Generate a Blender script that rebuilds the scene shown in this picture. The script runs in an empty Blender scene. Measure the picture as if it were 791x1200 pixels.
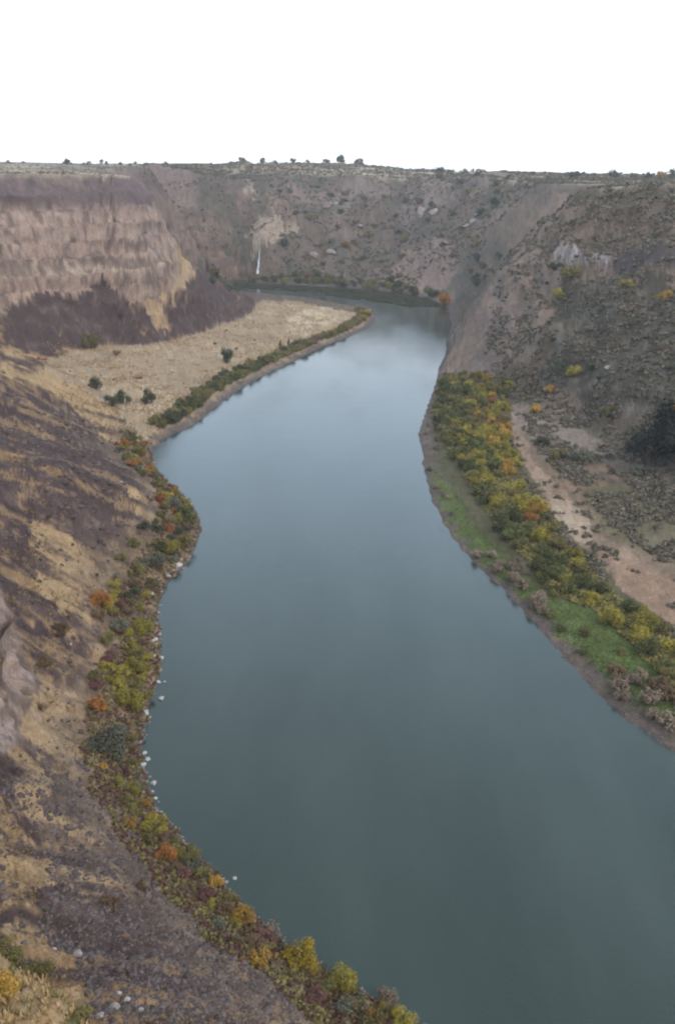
import bpy, bmesh, math, random
import numpy as np
from mathutils import Vector
from mathutils.geometry import delaunay_2d_cdt

# ------------------------------------------------------------------ camera
F_PX = 1039.0                       # focal length in pixels of the 791 x 1200 photograph
H = 160.0                           # eye height above the river
PITCH = math.atan(403 / F_PX); ROLL = math.atan(17 / 791)
cp, sp = math.cos(PITCH), math.sin(PITCH)
FWD = np.array([0, cp, -sp]); R0 = np.array([1., 0, 0]); U0 = np.array([0, sp, cp])
RT = math.cos(ROLL) * R0 + math.sin(ROLL) * U0
UP = -math.sin(ROLL) * R0 + math.cos(ROLL) * U0
scene = bpy.context.scene
col = scene.collection
from mathutils import Matrix
cam = bpy.data.cameras.new('camera'); camo = bpy.data.objects.new('camera', cam); col.objects.link(camo)
m = Matrix.Identity(4)
for i in range(3):
    m[i][0] = RT[i]; m[i][1] = UP[i]; m[i][2] = -FWD[i]
m[2][3] = H
camo.matrix_world = m
cam.sensor_fit = 'HORIZONTAL'; cam.sensor_width = 36; cam.lens = 36 * F_PX / 791
cam.clip_start = 0.5; cam.clip_end = 60000
cam.dof.use_dof = True; cam.dof.focus_distance = 6.0            # a phone that focused short: all of the canyon a touch soft
cam.dof.aperture_fstop = cam.lens / 1000 / 0.0118
scene.camera = camo

# ------------------------------------------------------------------ light
SUN_EL, SUN_AZ = math.radians(42), math.radians(140)            # azimuth clockwise from +Y
world = bpy.data.worlds.new("World"); scene.world = world; world.use_nodes = True
nt = world.node_tree; nt.nodes.clear()
N = nt.nodes.new; L = nt.links.new
wo = N('ShaderNodeOutputWorld'); bg = N('ShaderNodeBackground'); bg.inputs['Strength'].default_value = 0.1
sky = N('ShaderNodeTexSky'); sky.sky_type = 'NISHITA'; sky.sun_disc = False
sky.sun_elevation = SUN_EL; sky.sun_rotation = SUN_AZ; sky.dust_density = 2
tc = N('ShaderNodeTexCoord'); mp = N('ShaderNodeMapping'); mp.inputs['Scale'].default_value = (1.0, 1.0, 5.0)
no = N('ShaderNodeTexNoise'); no.inputs['Scale'].default_value = 2.2; no.inputs['Detail'].default_value = 5
cr = N('ShaderNodeValToRGB')
cr.color_ramp.elements[0].position = 0.35; cr.color_ramp.elements[0].color = (17.0, 18.6, 19.4, 1)
cr.color_ramp.elements[1].position = 0.62; cr.color_ramp.elements[1].color = (20.0, 20.4, 21.2, 1)
mx = N('ShaderNodeMix'); mx.data_type = 'RGBA'; mx.inputs[0].default_value = 0.82
L(tc.outputs['Generated'], mp.inputs[0]); L(mp.outputs[0], no.inputs[0]); L(no.outputs[0], cr.inputs[0])
sx = N('ShaderNodeSeparateXYZ'); er = N('ShaderNodeMapRange'); er.inputs[1].default_value = .36; er.inputs[2].default_value = .78
mz = N('ShaderNodeMix'); mz.data_type = 'RGBA'; mz.inputs[7].default_value = (9.4, 10.8, 11.6, 1)
er2 = N('ShaderNodeMapRange'); er2.inputs[1].default_value = .08; er2.inputs[2].default_value = .30; my = N('ShaderNodeMix'); my.data_type = 'RGBA'; my.inputs[7].default_value = (15.2, 19.2, 24.0, 1)
L(cr.outputs[0], my.inputs[6])
L(tc.outputs['Generated'], sx.inputs[0]); L(sx.outputs[2], er.inputs[0]); L(er.outputs[0], mz.inputs[0]); L(sx.outputs[2], er2.inputs[0]); L(er2.outputs[0], my.inputs[0]); L(my.outputs[2], mz.inputs[6])
L(sky.outputs[0], mx.inputs[6]); L(mz.outputs[2], mx.inputs[7]); L(mx.outputs[2], bg.inputs[0]); L(bg.outputs[0], wo.inputs[0])
sd = bpy.data.lights.new('sun', 'SUN'); sd.energy = 1.5; sd.angle = math.radians(11); sd.color = (1, .88, .76)
so = bpy.data.objects.new('sun', sd); col.objects.link(so)
sv = Vector((math.sin(SUN_AZ) * math.cos(SUN_EL), math.cos(SUN_AZ) * math.cos(SUN_EL), math.sin(SUN_EL)))
so.rotation_euler = sv.to_track_quat('Z', 'Y').to_euler()
vs = scene.view_settings; vs.view_transform = 'Standard'; vs.look = 'None'; vs.gamma = 1; vs.exposure = 0.0
vs.use_curve_mapping = False
scene.cycles.max_bounces = 5; scene.cycles.diffuse_bounces = 2; scene.cycles.volume_bounces = 0
scene.cycles.use_denoising = True

# ------------------------------------------------------------------ helpers
rng = np.random.default_rng(7); random.seed(7)
def ray(u, v): return FWD + RT * (u - 395.5) / F_PX - UP * (v - 600) / F_PX
def PZ(u, v, z=0.):
    d = ray(u, v); t = (z - H) / d[2]; return (d[0] * t, d[1] * t, z)
def PD(u, v, D):
    d = ray(u, v); t = D / math.hypot(d[0], d[1]); return (d[0] * t, d[1] * t, H + d[2] * t)

def _hash(ix, iy, iz, seed):
    h = (ix.astype(np.int64) * 374761393 + iy.astype(np.int64) * 668265263 + iz.astype(np.int64) * 2147483647 + seed * 974634777) & 0xffffffff
    h = ((h ^ (h >> 13)) * 1274126177) & 0xffffffff
    h = ((h ^ (h >> 16)) * 2246822519) & 0xffffffff
    return ((h ^ (h >> 15)) & 0xffffff) / float(0xffffff)
def vnoise(x, y, z=None, seed=0):
    if z is None: z = np.zeros_like(x)
    ix, iy, iz = np.floor(x), np.floor(y), np.floor(z)
    fx, fy, fz = x - ix, y - iy, z - iz
    fx, fy, fz = [f * f * (3 - 2 * f) for f in (fx, fy, fz)]
    r = 0
    flat = not np.any(z)
    for dz in ((0,) if flat else (0, 1)):
        wz = 1 if flat else (fz if dz else 1 - fz)
        for dy in (0, 1):
            wy = fy if dy else 1 - fy
            for dx in (0, 1):
                wx = fx if dx else 1 - fx
                r = r + _hash(ix + dx, iy + dy, iz + dz, seed) * wx * wy * wz
    return r * 2 - 1
def fbm(x, y, z=None, seed=0, oct=4, gain=.5):
    r = 0; a = 1; s = 0
    for o in range(oct):
        f = 2.03 ** o
        r = r + a * vnoise(x * f + 17.3 * o, y * f + 5.1 * o, None if z is None else z * f, seed + o * 13)
        s += a; a *= gain
    return r / s * 1.6
def sstep(a, b, x):
    t = np.clip((x - a) / (b - a), 0, 1); return t * t * (3 - 2 * t)

def tag(o, label=None, cat=None, group=None, kind=None):
    if label: o['label'] = label
    if cat: o['category'] = cat
    if group: o['group'] = group
    if kind: o['kind'] = kind
    return o
def mesh_np(name, verts, faces, nper):
    me = bpy.data.meshes.new(name)
    nv, nf = len(verts), len(faces)
    me.vertices.add(nv); me.vertices.foreach_set('co', np.asarray(verts, np.float32).ravel())
    me.loops.add(nf * nper); me.polygons.add(nf)
    me.loops.foreach_set('vertex_index', np.asarray(faces, np.int32).ravel())
    me.polygons.foreach_set('loop_start', np.arange(nf, dtype=np.int32) * nper)
    me.update(calc_edges=True); me.validate()
    return me
def link(name, me, mat=None, parent=None, loc=None):
    o = bpy.data.objects.new(name, me); col.objects.link(o)
    if mat is not None and me is not None and not me.materials: me.materials.append(mat)
    if parent: o.parent = parent
    if loc is not None: o.location = loc
    return o
def mat_new(name):
    m = bpy.data.materials.new(name); m.use_nodes = True
    return m, m.node_tree, m.node_tree.nodes['Principled BSDF']

# ------------------------------------------------------------------ terrain control points
SH = [(1000,1500),(700,1330),(490,1200),(430,1165),(350,1120),(300,1080),(262,1035),(215,985),(180,945),(168,900),(165,870),(172,840),(188,800),(190,760),(185,720),(190,690),
      (215,665),(232,640),(236,612),(225,590),(200,568),(182,550),(178,530),(190,515),(225,500),(262,470),(290,450),(330,430),(375,408),
      (415,392),(438,378),(442,370),(430,362),(385,353),(340,346),(290,342),(240,338)]
SF = [(240,328),(290,331),(340,333),(400,336),(450,341),(500,348),(526,360),(530,380),(524,400),(525,415),(514,435),(510,450),(500,480),(490,510),
      (497,545),(508,590),(530,630),(560,665),(590,690),(630,735),(670,780),(710,825),(750,855),(791,880),(850,930),(1000,1030),(1200,1160),(1600,1400)]
def dens(pts, step=9):
    out = []
    for a, b in zip(pts[:-1], pts[1:]):
        a, b = np.array(a), np.array(b); n = max(1, int(np.hypot(*(b - a)[:2]) / step))
        for i in range(n): out.append(a + (b - a) * i / n)
    out.append(np.array(pts[-1])); return np.array(out)
shL = dens([PZ(*p) for p in SH], 5); shR = dens([PZ(*p) for p in SF], 5)
def smooth_line(a, k=2):
    for _ in range(k):
        b = a.copy(); b[1:-1] = (a[:-2] + 2 * a[1:-1] + a[2:]) / 4; a = b
    return a
shL = smooth_line(shL, 3); shR = smooth_line(shR, 3)
riverpoly = np.vstack([shL, shR])[:, :2]
def inpoly(x, y, poly):
    ins = np.zeros(x.shape, bool); n = len(poly); j = n - 1
    for i in range(n):
        xi, yi = poly[i]; xj, yj = poly[j]
        if yi != yj:
            c = ((yi > y) != (yj > y)) & (x < (xj - xi) * (y - yi) / (yj - yi) + xi)
            ins ^= c
        j = i
    return ins
def off(line, d, z):                 # shift a shoreline sideways (positive = to the left of its direction)
    t = np.gradient(line[:, :2], axis=0); t /= np.linalg.norm(t, axis=1)[:, None] + 1e-9
    q = line.copy(); q[:, 0] -= t[:, 1] * d; q[:, 1] += t[:, 0] * d; q[:, 2] = z; return q
CP = []; 
def add(pts, step=9): CP.extend(list(dens(pts, step)))
def d_to_river(x, y, lines):
    best = np.full(x.shape, 1e9)
    for l in lines:
        for a, b in zip(l[:-1], l[1:]):
            ax, ay = a[:2]; bx, by = b[:2]; dx, dy = bx - ax, by - ay
            t = np.clip(((x - ax) * dx + (y - ay) * dy) / (dx * dx + dy * dy + 1e-9), 0, 1)
            best = np.minimum(best, np.hypot(x - ax - t * dx, y - ay - t * dy))
    return best
CP.extend(list(shL)); CP.extend(list(shR))
# left bank: talus straight off the water
n_near = max(i for i, p in enumerate(shL) if p[1] < 505)
near = shL[:n_near]
CP.extend(list(off(near, 4, 1.6))[::2]); CP.extend(list(off(near, 14, 5.5))[::2])
CP.extend(list(off(near, 36, 20))[:int(n_near * .86)][::3]); 
for q in off(near, 66, 40)[:int(n_near * .7)][::3]:
    if q[1] < 180 or q[1] > 225: CP.append(q)
# river bed
for ln, s in ((shL, -1), (shR, -1)):
    for q in off(ln, s * 6, -2.2)[::2]: CP.append(q)
    for q in off(ln, s * 22, -5)[::4]:
        if inpoly(np.array([q[0]]), np.array([q[1]]), riverpoly)[0]: CP.append(q)
CP = [q for q in CP if q[2] > -1 or inpoly(np.array([q[0]]), np.array([q[1]]), riverpoly)[0]]
# left wall that leaves the frame: foot, ledge, rim
add([(-50,20,78),(-66,60,74),(-88,110,66),(-98,150,56),(-88,183,30),(-85,206,16),(-100,226,30),(-152,320,52),(-205,440,55),(-262,580,56),(-318,700,52)])
add([(-62,15,118),(-82,60,120),(-104,110,124),(-112,150,128),(-101,184,110),(-96,208,112),(-112,235,118),(-170,325,122),(-224,440,128),(-285,580,128),(-345,700,126)])
add([(-80,0,150),(-105,60,150),(-124,115,150),(-130,155,150),(-122,190,150),(-118,214,150),(-135,240,150),(-188,330,150),(-240,440,150),(-300,580,150),(-362,690,150)])
add([PZ(0,600,37),PZ(0,500,40),PZ(0,440,40)])
# shoulder of grass below the viewpoint
add([PD(-60,1015,84),PD(0,1062,78),PD(62,1106,72),PD(120,1180,66),PD(150,1250,60),PD(190,1390,50)],4)
add([(-62,75,64),(-52,84,50),(-40,80,45),(-26,76,38),(-12,70,33),(0,62,31),(20,45,30)],5)
add([(-40,0,118),(0,-10,120),(60,-20,70),(120,0,30)])
# far-left cliffs: foot, two ledges, rim
foot = [(-318,720,50),PD(0,352,800),PD(50,344,822),PD(100,340,838),PD(150,348,842),PD(185,340,868),PD(203,318,915),PD(214,300,955),(-200,985,78),(-238,1050,66),(-262,1120,50),(-258,1240,44),(-222,1330,40),(-180,1385,38),PD(303,286,1400)]
footd = smooth_line(dens(foot, 6), 2)
CP.extend(list(footd))
for k, f in ((4, .25), (12, .30), (17, .60), (25, .65), (29, .90), (38, .94), (42, 1.0)):
    q = off(footd, k, 0); q[:, 2] = footd[:, 2] + (150 - footd[:, 2]) * f
    if k > 10: q = q[(q[:, 1] < 1330)]
    CP.extend(list(q[::1 + (k > 20)]))
q = off(footd, 110, 150); CP.extend(list(q[(q[:, 1] < 830) | ((q[:, 1] > 1080) & (q[:, 1] < 1330))][::4]))
add([(-165,1150,4),(-200,1180,6),(-215,1240,6)],10)
add([(-172,1050,44),(-200,1085,42),(-225,1120,30),(-215,1200,24)],10)
# toe of the far-left talus and the flat
add([PZ(0,412,24),PZ(33,413,16),PZ(89,408,11),PZ(140,402,9),PZ(192,398,8),PZ(240,385,7),PZ(283,371,6),PZ(303,353,5),PZ(300,345,2.5)], 8)
add([PD(222,304,968),PD(230,309,985),PD(248,318,1025),PD(268,331,1075),PD(288,344,1110)],6); add([PD(196,350,868),PD(215,335,898),PD(240,337,950),PD(262,348,1000)],6)
add([PZ(60,430,12),PZ(110,450,9),PZ(150,480,6),PZ(158,505,5),PZ(150,540,8)], 8)
add([PZ(0,470,33),PZ(60,470,20),PZ(100,500,15),PZ(130,530,12)],10)
add([PZ(180,490,4),PZ(230,470,4),PZ(280,430,4),PZ(340,400,4),PZ(390,378,3.5),PZ(405,368,3)], 8)
add([PZ(200,440,6),PZ(260,405,6),PZ(320,380,5.5),PZ(350,362,5)],10)
# far hillside behind the bend
add([PZ(240,322,2),PZ(290,325,2.5),PZ(340,328,2.5),PZ(400,331,2.5),PZ(450,336,2.5),PZ(505,344,2.5),PZ(535,355,2.5)],10)
add([PD(250,318,1390),PD(290,317,1385),PD(340,312,1390),PD(400,312,1400),PD(450,318,1370),PD(500,325,1310),PD(545,335,1220)],15)
add([PD(310,285,1405),PD(345,280,1480),PD(400,278,1500),PD(450,290,1470),PD(500,292,1410),PD(550,300,1310),PD(580,305,1180)],15)
add([PD(312,262,1420),PD(350,250,1560),PD(400,245,1590),PD(450,255,1560),PD(500,258,1500),PD(550,262,1430),PD(600,262,1260)],15)
add([PD(318,228,1500),PD(350,224,1650),PD(400,220,1680),PD(450,224,1660),PD(500,225,1620),PD(550,228,1540),PD(600,228,1400),PD(650,228,1200)],15)
add([PD(318,213,1540),PD(350,208,1690),PD(400,204,1740),PD(450,206,1720),PD(500,210,1680),PD(550,212,1620),PD(600,213,1480),PD(650,218,1250)],15)
add([PD(260,196,1900),PD(300,191,2000),PD(350,188.5,2050),PD(400,189,2050),PD(440,193,2000),PD(480,198,1950),PD(530,203.5,1900)],25)
add([(-360,1000,150),(-300,1400,150),(-330,1750,150)],30)
# right side: shelf, slope, spur, ledge, rim
shelf = shR[[i for i, p in enumerate(shR) if p[1] < 740]]
CP.extend(list(off(shelf, 4, 1.0))[::2]); CP.extend(list(off(shelf, 12, 2.6))[::2])
add([PZ(590,470,5),PZ(610,530,5),PZ(650,590,5),PZ(700,650,5),PZ(791,720,5),PZ(900,800,5),PZ(1100,900,6)],9)
add([PZ(555,430,9),PZ(600,450,11),PZ(640,472,12),PZ(690,492,13),PZ(740,530,12),PZ(791,580,11),PZ(900,680,12),PZ(1100,800,14)],9)
add([PD(560,415,730),PD(620,420,680),PD(680,430,620),PD(740,445,570),PD(791,470,530),PD(900,540,455),PD(1100,640,400)],10)
add([PD(590,370,775),PD(640,375,730),PD(700,385,660),PD(750,395,620),PD(791,400,590),PD(900,430,540),PD(1100,480,500)],10)
add([PD(652,308,790),PD(690,308,765),PD(716,308,745),PD(760,312,715),PD(791,314,700),PD(900,325,650),PD(1100,350,620)],8)
add([PD(652,292,794),PD(690,290,770),PD(716,289,750),PD(760,292,720),PD(791,294,705),PD(900,305,655),PD(1100,330,625)],8)
add([PD(680,262,830),PD(716,258,810),PD(791,256,780),PD(900,262,740),PD(1100,275,700)],15)
add([PD(690,226,900),PD(740,224,880),PD(791,222,860),PD(900,226,820),PD(1100,235,780)],15)
add([PD(690,218,912),PD(740,217,890),PD(791,216.5,870),PD(900,220,830),PD(1100,226,790)],15)
add([PD(517,428,760),PD(530,404,772),PD(543,384,785),PD(562,354,800),PD(583,326,812),PD(600,310,822),PD(618,295,832),(PD(650,262,880)),PD(668,240,930),PD(672,222,985)],6)
add([PD(545,366,840),PD(575,330,880),PD(600,310,920),PD(632,285,960)],8)      # hollow behind the spur
add([PD(535,352,1120),PD(560,335,1090),PD(590,315,1050),PD(625,290,1060)],12)
XMIN, XMAX, YMIN, YMAX, GS = -720., 900., -260., 2400., 2.5
for x in np.arange(XMIN, XMAX + 1, 60): CP.append(np.array((x, YMAX, 151.))); CP.append(np.array((x, YMIN, 150.)))
for y in np.arange(YMIN, YMAX + 1, 60): CP.append(np.array((XMIN, y, 150.)))
for y in np.arange(300, YMAX + 1, 60): CP.append(np.array((XMAX, y, 152.)))
for x in np.arange(450, 900, 60): CP.append(np.array((x, 1000., 152.)))
for x in np.arange(-300, 500, 60): CP.append(np.array((x, 2200., 151.)))
CP = np.array([np.asarray(q, float) for q in CP])

# Delaunay surface over the control points, sampled to a raster
pts2 = [Vector((float(a), float(b))) for a, b in CP[:, :2]]
vo, _, fo, ov, _, _ = delaunay_2d_cdt(pts2, [], [], 0, 1e-3, True)
vxy = np.array([(v.x, v.y) for v in vo]); vz = np.array([CP[o[0], 2] if o else 150. for o in ov])
nx = int((XMAX - XMIN) / GS) + 1; ny = int((YMAX - YMIN) / GS) + 1
G = np.full((ny, nx), 150.0)
for f in fo:
    (x0, y0), (x1, y1), (x2, y2) = vxy[list(f)[:3]]; z0, z1, z2 = vz[list(f)[:3]]
    i0 = max(0, int((min(x0, x1, x2) - XMIN) / GS)); i1 = min(nx - 1, int((max(x0, x1, x2) - XMIN) / GS) + 1)
    j0 = max(0, int((min(y0, y1, y2) - YMIN) / GS)); j1 = min(ny - 1, int((max(y0, y1, y2) - YMIN) / GS) + 1)
    if i1 < i0 or j1 < j0: continue
    X, Y = np.meshgrid(XMIN + GS * np.arange(i0, i1 + 1), YMIN + GS * np.arange(j0, j1 + 1))
    den = (y1 - y2) * (x0 - x2) + (x2 - x1) * (y0 - y2)
    if abs(den) < 1e-9: continue
    a = ((y1 - y2) * (X - x2) + (x2 - x1) * (Y - y2)) / den; b = ((y2 - y0) * (X - x2) + (x0 - x2) * (Y - y2)) / den; c = 1 - a - b
    k = (a >= -1e-6) & (b >= -1e-6) & (c >= -1e-6)
    sub = G[j0:j1 + 1, i0:i1 + 1]; sub[k] = (a * z0 + b * z1 + c * z2)[k]
def blur(g, k):
    for _ in range(k):
        p = np.pad(g, 1, mode='edge')
        g = (p[:-2, 1:-1] + 2 * p[1:-1, 1:-1] + p[2:, 1:-1]) / 4
        p = np.pad(g, 1, mode='edge')
        g = (p[1:-1, :-2] + 2 * p[1:-1, 1:-1] + p[1:-1, 2:]) / 4
    return g
GB = blur(G, 8); G1 = blur(G, 1)
gy_, gx_ = np.gradient(GB, GS); slopeB = np.hypot(gx_, gy_)
# sharp cliffs and shore stay sharp, open slopes are rounded
gx1, gy1 = np.gradient(G1, GS); s1 = np.hypot(gx1, gy1)
wsharp = np.clip(sstep(1.1, 2.0, blur(s1, 2)) + sstep(6, 2, np.abs(G1)), 0, 1)
G = G1 * wsharp + GB * (1 - wsharp)
XX, YY = np.meshgrid(XMIN + GS * np.arange(nx), YMIN + GS * np.arange(ny))
inr = inpoly(XX, YY, riverpoly)
dr = np.full(XX.shape, 400.)
kk = (XX > -420) & (XX < 420) & (YY > -260) & (YY < 1700)
q = np.full(kk.sum(), 1e9); xs, ys = XX[kk], YY[kk]
for l in (shL[::3], shR[::3]):
    for p in l: q = np.minimum(q, (xs - p[0]) ** 2 + (ys - p[1]) ** 2)
dr[kk] = np.sqrt(q)
G = np.where(inr, np.minimum(G, -0.25 - dr * .1), G)
G = np.where(~inr, np.maximum(G, np.minimum(dr * .18, 2.0)), G)
G = blur(G, 1)
DR = dr * np.where(inr, -1, 1)
def samp(A, x, y, fill=150.):
    fx = np.clip((x - XMIN) / GS, 0, nx - 1.001); fy = np.clip((y - YMIN) / GS, 0, ny - 1.001)
    i = fx.astype(int); j = fy.astype(int); fx = fx - i; fy = fy - j
    return (A[j, i] * (1 - fx) + A[j, i + 1] * fx) * (1 - fy) + (A[j + 1, i] * (1 - fx) + A[j + 1, i + 1] * fx) * fy
gy_, gx_ = np.gradient(blur(G, 1), GS); SL = np.hypot(gx_, gy_); GX, GY = gx_, gy_
SLB = blur(SL, 3)

def displace(x, y, z):
    """true ground position of a base point: crags on cliffs, gullies on slopes, small relief elsewhere"""
    s = samp(SLB, x, y); dv = samp(DR, x, y); gx = samp(GX, x, y); gy = samp(GY, x, y); gl = np.hypot(gx, gy) + 1e-6
    r = np.hypot(x, y)
    cliff = sstep(1.1, 2.4, s); slope = sstep(.22, .6, s) * (1 - cliff)
    out = r > 2300
    s = np.where(out, 0, s); cliff = np.where(out, 0, cliff)
    dry = sstep(0, 14, dv) * np.where(out, 1, 1)
    # small and medium relief
    dz = dry * (0.35 + 1.3 * slope + .8 * cliff) * (fbm(x / 22, y / 22, seed=3, oct=5, gain=.6))
    dz = dz + dry * slope * 3.0 * fbm(x / 60, y / 60, seed=11, oct=3)
    dz = dz + np.where(dry > 0, dry, 0) * (0.22 + .4 * slope) * fbm(x / 3.2, y / 3.2, seed=19, oct=3, gain=.65) * (r < 900)
    dz = dz + dry * slope * (x < 60) * (y < 750) * 1.3 * fbm(x / 26, y / 7, seed=20, oct=3)
    hill = sstep(1180, 1450, y) * sstep(.15, .4, s)
    dz = dz + hill * 15 * fbm(x / 75, y / 75, seed=23, oct=4, gain=.6)
    rs = sstep(60, 160, x) * sstep(560, 700, r) * sstep(.15, .4, s) * (y < 1300)
    dz = dz + rs * 7 * fbm(x / 45, y / 45, seed=29, oct=5, gain=.6)
    tn = fbm(x / 110, y / 110, seed=71, oct=4)
    benches = np.maximum(hill, rs) * sstep(20, 40, z) * sstep(150, 138, z) * (.55 + .45 * vnoise(x / 90, y / 90, seed=73))
    dz = dz + benches * 5.0 * np.sin(6.283 * (z / 27 + .9 * tn))
    dz = dz + cliff * (r > 330) * 1.9 * np.sin(6.283 * (z / 13 + .35 * tn))
    # plateau roughness
    plat = sstep(140, 148, z) * (1 - cliff) * (1 - slope)
    dz = dz + plat * 1.3 * fbm(x / 90, y / 90, seed=31, oct=4)
    # crags: move the face in and out, columns and ledges
    horiz = cliff * (1.9 * fbm(x / 26, y / 26, z / 18, seed=41, oct=4, gain=.6) + 1.3 * fbm(x / 9, y / 9, z / 20, seed=47, oct=3, gain=.6) + 2.2 * fbm(x / 80, y / 80, z / 7, seed=53, oct=3))
    nearw = cliff * (r < 330)
    horiz = horiz * sstep(95, 130, r); nearw = nearw * sstep(95, 130, r)
    horiz = horiz + nearw * 3.4 * fbm(x / 9, y / 9, z / 16, seed=61, oct=5, gain=.6)
    ux, uy = -gx / gl, -gy / gl
    lim = np.where(dv < 8, .3, 1)
    return x + ux * horiz, y + uy * horiz, z + dz * lim

# ------------------------------------------------------------------ terrain mesh (polar sheet round the viewpoint, to the horizon)
az_f = np.linspace(-34, 31, 1000)
az = np.radians(np.concatenate([np.linspace(-178, -36, 48), az_f, np.linspace(33, 180, 48)]))
NR = 1150
rr = np.concatenate([np.geomspace(2, 60, 60, endpoint=False), np.geomspace(60, 2600, 5200, endpoint=False), np.geomspace(2600, 5000, 60)])
def base_z(x, y):
    r = np.hypot(x, y); z = samp(G, x, y)
    o = sstep(1950, 2350, np.maximum(r, 0)); far = 157.5 + 1.2 * vnoise(x / 700, y / 700, seed=5)
    z = np.where(z > 120, z + 7.0 * sstep(1000, 1600, r) * sstep(140, 150, z) * ((y < 1500) | (x < -200) | (x > 300)), z)
    outx = (x < XMIN) | (x > XMAX) | (y < YMIN) | (y > YMAX)
    z = np.where(outx, 150. + 7.0 * sstep(1000, 1600, r), z)
    return np.where(z > 120, z * (1 - o) + far * o, z)
TV = np.zeros((len(az), NR, 3))
for i, a in enumerate(az):
    x, y = np.sin(a) * rr, np.cos(a) * rr
    z = base_z(x, y)
    dr_, dz_ = np.diff(rr), np.diff(z)
    rm = (rr[1:] + rr[:-1]) / 2
    graz = np.clip((H - z[1:]) / rm, .05, 1)
    w = (np.abs(dr_) * (graz + .1) + np.abs(dz_) * 1.0) / (rm + 25)
    c = np.concatenate([[0], np.cumsum(w)]); c /= c[-1]
    r_new = np.interp(np.linspace(0, 1, NR), c, rr)
    TV[i, :, 0] = np.sin(a) * r_new; TV[i, :, 1] = np.cos(a) * r_new
for k in range(2):   # even the rows out between neighbouring directions
    rad = np.hypot(TV[..., 0], TV[..., 1]); rad[1:-1] = (rad[:-2] + rad[1:-1] * 2 + rad[2:]) / 4
    TV[..., 0] = np.sin(az)[:, None] * rad; TV[..., 1] = np.cos(az)[:, None] * rad
X0, Y0 = TV[..., 0].ravel(), TV[..., 1].ravel()
Z0 = base_z(X0, Y0)
X1, Y1, Z1 = displace(X0, Y0, Z0)
nA = len(az)
ii, jj = np.meshgrid(np.arange(nA - 1), np.arange(NR - 1), indexing='ij')
v00 = (ii * NR + jj).ravel()
quads = np.stack([v00, v00 + 1, v00 + NR + 1, v00 + NR], 1)
wrap = (nA - 1) * NR + np.arange(NR - 1)
quads = np.vstack([quads, np.stack([wrap, wrap + 1, np.arange(NR - 1) + 1, np.arange(NR - 1)], 1)])
quads = quads[:, ::-1]
tm = mesh_np('ground', np.stack([X1, Y1, Z1], 1), quads, 4)
tm.polygons.foreach_set('use_smooth', np.ones(len(tm.polygons), bool))
ground = link('ground', tm); tag(ground, kind='structure')

# ray march on the ground raster (with relief) to stand things where the photo shows them
_ZD = None
def ground_z(x, y):
    x = np.atleast_1d(np.asarray(x, float)); y = np.atleast_1d(np.asarray(y, float))
    z = base_z(x, y); return displace(x, y, z)[2]
def hits(uv):
    """first ground points seen along the given photo directions"""
    uv = np.atleast_2d(np.asarray(uv, float)); out = np.full((len(uv), 3), np.nan)
    D = np.array([ray(u, v) for u, v in uv]); D /= np.hypot(D[:, 0], D[:, 1])[:, None]
    rs_ = np.concatenate([np.geomspace(30, 2300, 1500), np.geomspace(2310, 20000, 60)])
    for k in range(len(uv)):
        x, y, zr = D[k, 0] * rs_, D[k, 1] * rs_, H + D[k, 2] * rs_
        z = base_z(x, y); b = np.nonzero(z >= zr)[0]
        if len(b):
            j = b[0]
            if j > 0:
                e0 = zr[j - 1] - z[j - 1]; e1 = z[j] - zr[j]; t = e0 / (e0 + e1 + 1e-9); r = rs_[j - 1] + t * (rs_[j] - rs_[j - 1])
            else: r = rs_[j]
            out[k] = (D[k, 0] * r, D[k, 1] * r, 0)
    ok = ~np.isnan(out[:, 0]); out[ok, 2] = ground_z(out[ok, 0], out[ok, 1])
    return out
def wpoly(px):                       # a photo outline laid on the ground, as a ground-plan polygon
    p = dens([(u, v, 0) for u, v in list(px) + [px[0]]], 12)[:, :2]
    h = hits(p); return h[~np.isnan(h[:, 0])][:, :2]

# ------------------------------------------------------------------ what covers the ground, as colour of the ground itself
XW, YW, ZW = X0, Y0, Z0
S = samp(SLB, XW, YW); DV = samp(DR, XW, YW); RD = np.hypot(XW, YW)
S = np.where(RD > 2300, 0, S)
NV = len(XW)
def C(*c): return np.array(c, float)
tan = C(.40, .27, .15); tan2 = C(.29, .185, .10); paletan = C(.50, .385, .26); talus = C(.078, .052, .049); talus_l = C(.135, .092, .080)
rock = C(.28, .195, .155); rock_p = C(.37, .27, .215); rock_d = C(.14, .10, .085); scrubg = C(.115, .09, .066); greyhill = C(.155, .12, .102)
green = C(.095, .125, .04); pinks = C(.27, .185, .13); rust = C(.24, .115, .055); mud = C(.10, .08, .075); olive = C(.13, .115, .055)
colr = np.tile(scrubg, (NV, 1))
def paint(w, c):
    global colr
    w = np.clip(w, 0, 1)[:, None]; colr = colr * (1 - w) + np.asarray(c) * w
n1 = fbm(XW / 35, YW / 35, ZW / 18, seed=101, oct=4, gain=.6); n2 = fbm(XW / 8, YW / 8, ZW / 5, seed=102, oct=4, gain=.65)
n3 = fbm(XW / 2.2, YW / 2.2, ZW / 2.2, seed=103, oct=3, gain=.6)
far = sstep(1100, 1300, YW)
# broad ground types
rightside = sstep(20, 60, XW) * (YW < 1250)
leftside = (1 - sstep(-20, 20, XW - (YW > 700) * 60)) 
wx = XW + 9 * n1 + 3 * n2; wy = YW + 9 * fbm(XW / 30, YW / 30, seed=105, oct=4) + 3 * n3
def zone(px, soft=0.0, wob=1.0):
    P = wpoly(px); return inpoly(XW + (wx - XW) * wob, YW + (wy - YW) * wob, P).astype(float)
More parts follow.
